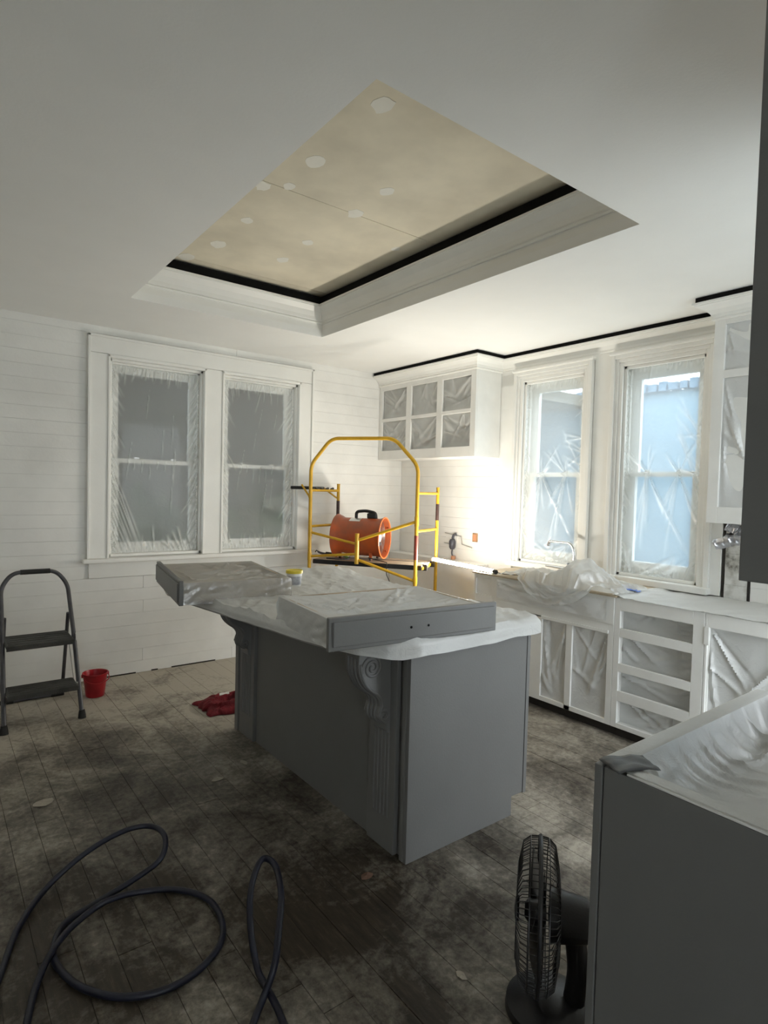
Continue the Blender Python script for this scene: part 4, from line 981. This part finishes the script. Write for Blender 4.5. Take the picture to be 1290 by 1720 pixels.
# ------------------------------------------------------------------ black desk fan on the floor
fx, fy = 1.441, .983
fa = thing('desk_fan', 'black desk fan standing on the floor beside the near grey cabinet', 'fan', (fx, fy, 0))
fd_ = Vector((-.616, .788, 0)); fs_ = Vector((.788, .616, 0)); ctr = Vector((fx, fy, .292)) + fd_ * .068; HR = .196
MB().lathe([(0, 0), (0, .118), (.008, .125), (.030, .122), (.050, .098), (.062, .060), (.066, 0)], (fx + fd_.x * .03, fy + fd_.y * .03, 0), (0, 0, 1), 40).obj('base', 'black_plastic', fa)
MB().tube(smoothpath([(fx - fd_.x * .035, fy - fd_.y * .035, .04), (fx - fd_.x * .045, fy - fd_.y * .045, .15), (fx - fd_.x * .03, fy - fd_.y * .03, .26)]), .030, 14).obj('neck', 'black_plastic', fa)
mo = MB().lathe([(-.155, 0), (-.150, .040), (-.13, .058), (-.06, .068), (-.030, .070), (-.026, .0)], ctr, tuple(fd_), 28).obj('motor_housing', 'black_plastic', fa)
for k in range(4):
    MB().tube([Vector((fx, fy, 0)) + fd_ * .062 - fs_ * (.035 - .022 * k) + Z * .050, Vector((fx, fy, 0)) + fd_ * .068 - fs_ * (.035 - .022 * k) + Z * .068], .008, 10).obj('push_button', 'silver' if k % 2 else 'gun_grey', fa)
ring = MB(); ring.tube([ctr + (fs_ * math.cos(k * PI / 32) + Z * math.sin(k * PI / 32)) * HR for k in range(64)], .006, 8, closed=True); ring.obj('grille_ring', 'black_plastic', fa)
def wires(sg_, nm, depth, hub):
    mb = MB()
    for k in range(72):
        a = 2 * PI * k / 72; dv = fs_ * math.cos(a) + Z * math.sin(a)
        mb.tube([ctr + dv * HR, ctr + dv * (HR * .985) + fd_ * sg_ * depth * .45, ctr + dv * (HR * .90) + fd_ * sg_ * depth * .80, ctr + dv * (HR * .6) + fd_ * sg_ * depth, ctr + dv * hub + fd_ * sg_ * depth], .0013, 4, False)
    g_ = mb.obj(nm, 'black_plastic', fa)
    for rr, dd in ((.985, .45), (.62, 1.0)):
        rg_ = MB(); rg_.tube([ctr + (fs_ * math.cos(k * PI / 24) + Z * math.sin(k * PI / 24)) * HR * rr + fd_ * sg_ * depth * dd for k in range(48)], .0017, 5, closed=True); rg_.obj('wire_hoop', 'black_plastic', g_)
    return g_
wires(1, 'front_grille', .062, .03); wires(-1, 'rear_grille', .055, .05)
MB().lathe([(.055, 0), (.055, .033), (.066, .030), (.070, 0)], ctr, tuple(fd_), 20).obj('centre_badge', 'black_plastic', fa)
MB().lathe([(-.02, 0), (-.02, .030), (.03, .030), (.04, .018), (.04, 0)], ctr, tuple(fd_), 20).obj('hub', 'black_plastic', fa)
for k in range(3):
    a = 2 * PI * k / 3 + .30
    def blade(u, v, a=a):
        rr = .028 + .145 * u; th = a + (v - .5) * (.9 + .35 * math.sin(PI * u)); dv = fs_ * math.cos(th) + Z * math.sin(th)
        return ctr + dv * rr + fd_ * (.028 * (v - .5) * 1.6 * (1 - .3 * u) + .005)
    MB().grid(blade, 10, 8).obj('blade', 'black_plastic', fa, solid=.002)

# ------------------------------------------------------------------ hoses
h1 = [(.10, 1.85, .02), (.168, 2.048, .012), (.234, 2.239, .012), (.340, 2.385, .03), (.485, 2.46, .07), (.627, 2.474, .10), (.723, 2.444, .10), (.744, 2.342, .10), (.705, 2.26, .07), (.612, 2.24, .04), (.476, 2.224, .013), (.365, 2.179, .012), (.316, 2.086, .012), (.311, 2.001, .012), (.348, 1.88, .012), (.423, 1.777, .012),
      (.523, 1.72, .012), (.628, 1.718, .012), (.733, 1.772, .012), (.788, 1.861, .012), (.80, 1.994, .012), (.743, 2.108, .012), (.637, 2.179, .014), (.498, 2.185, .030), (.374, 2.115, .034), (.298, 2.03, .030), (.248, 1.939, .014), (.212, 1.821, .012), (.184, 1.695, .012), (.15, 1.4, .012), (.0, .9, .012)]
tag(MB().tube(smoothpath(h1, 8), .0105, 12).obj('hose', 'hose_blue'), 'long dark blue hose lying in a round coil on the floor', 'hose', 'dark blue hoses')
h2 = [(.60, 1.20, .012), (.642, 1.383, .012), (.711, 1.46, .012), (.760, 1.50, .03), (.80, 1.51, .10), (.842, 1.565, .16), (.895, 1.654, .20), (.935, 1.77, .21), (.928, 1.83, .21), (.889, 1.810, .21), (.835, 1.75, .17), (.805, 1.68, .10), (.795, 1.61, .03), (.786, 1.535, .030), (.782, 1.455, .026), (.770, 1.34, .012), (.76, 1.1, .012)]
tag(MB().tube(smoothpath(h2, 8), .0105, 12).obj('hose', 'hose_blue'), 'short dark blue hose loop standing up from the floor between coil and fan', 'hose', 'dark blue hoses')

# ------------------------------------------------------------------ scraps on the floor
def chip(label, x, y, s, mat, seed, asp=1.0):
    mb = MB(); r = random.Random(seed); n_ = 9
    pts = [(x + s * asp * (.7 + .5 * r.random()) * math.cos(2 * PI * k / n_), y + s * (.7 + .5 * r.random()) * math.sin(2 * PI * k / n_), .001 + .006 * r.random()) for k in range(n_)]
    mb.add(pts + [(x, y, .006)] + [(p[0], p[1], p[2] + .0015) for p in pts] + [(x, y, .0085)], [(k, (k + 1) % n_, n_) for k in range(n_)] + [(n_ + 1 + k, n_ + 1 + (k + 1) % n_, 2 * n_ + 1) for k in range(n_)] + [(k, (k + 1) % n_, n_ + 1 + (k + 1) % n_, n_ + 1 + k) for k in range(n_)])
    tag(mb.obj('paint_flake', mat, smooth=False), label, 'scrap', 'scraps on the floor')
chip('curled pale paint flake on the floor left of the desk fan', 1.308, 1.247, .020, 'paint_chip', 1, .7)
chip('brown paper scrap on the floor near the island\'s front corner', 1.345, 1.80, .020, 'brown_chip', 2, 1.3)
chip('pale paint flake on the floor beside the island\'s long side, below the far corbel', 1.355, 2.948, .032, 'paint_chip', 3, .6)
chip('pale paint flake on the dark floor left of the island, in the open', 1.167, 2.854, .022, 'paint_chip', 4, 1.5)
chip('broad pale paint flake on the floor in front of the step stool', .421, 3.091, .030, 'paint_chip', 5, 1.5)
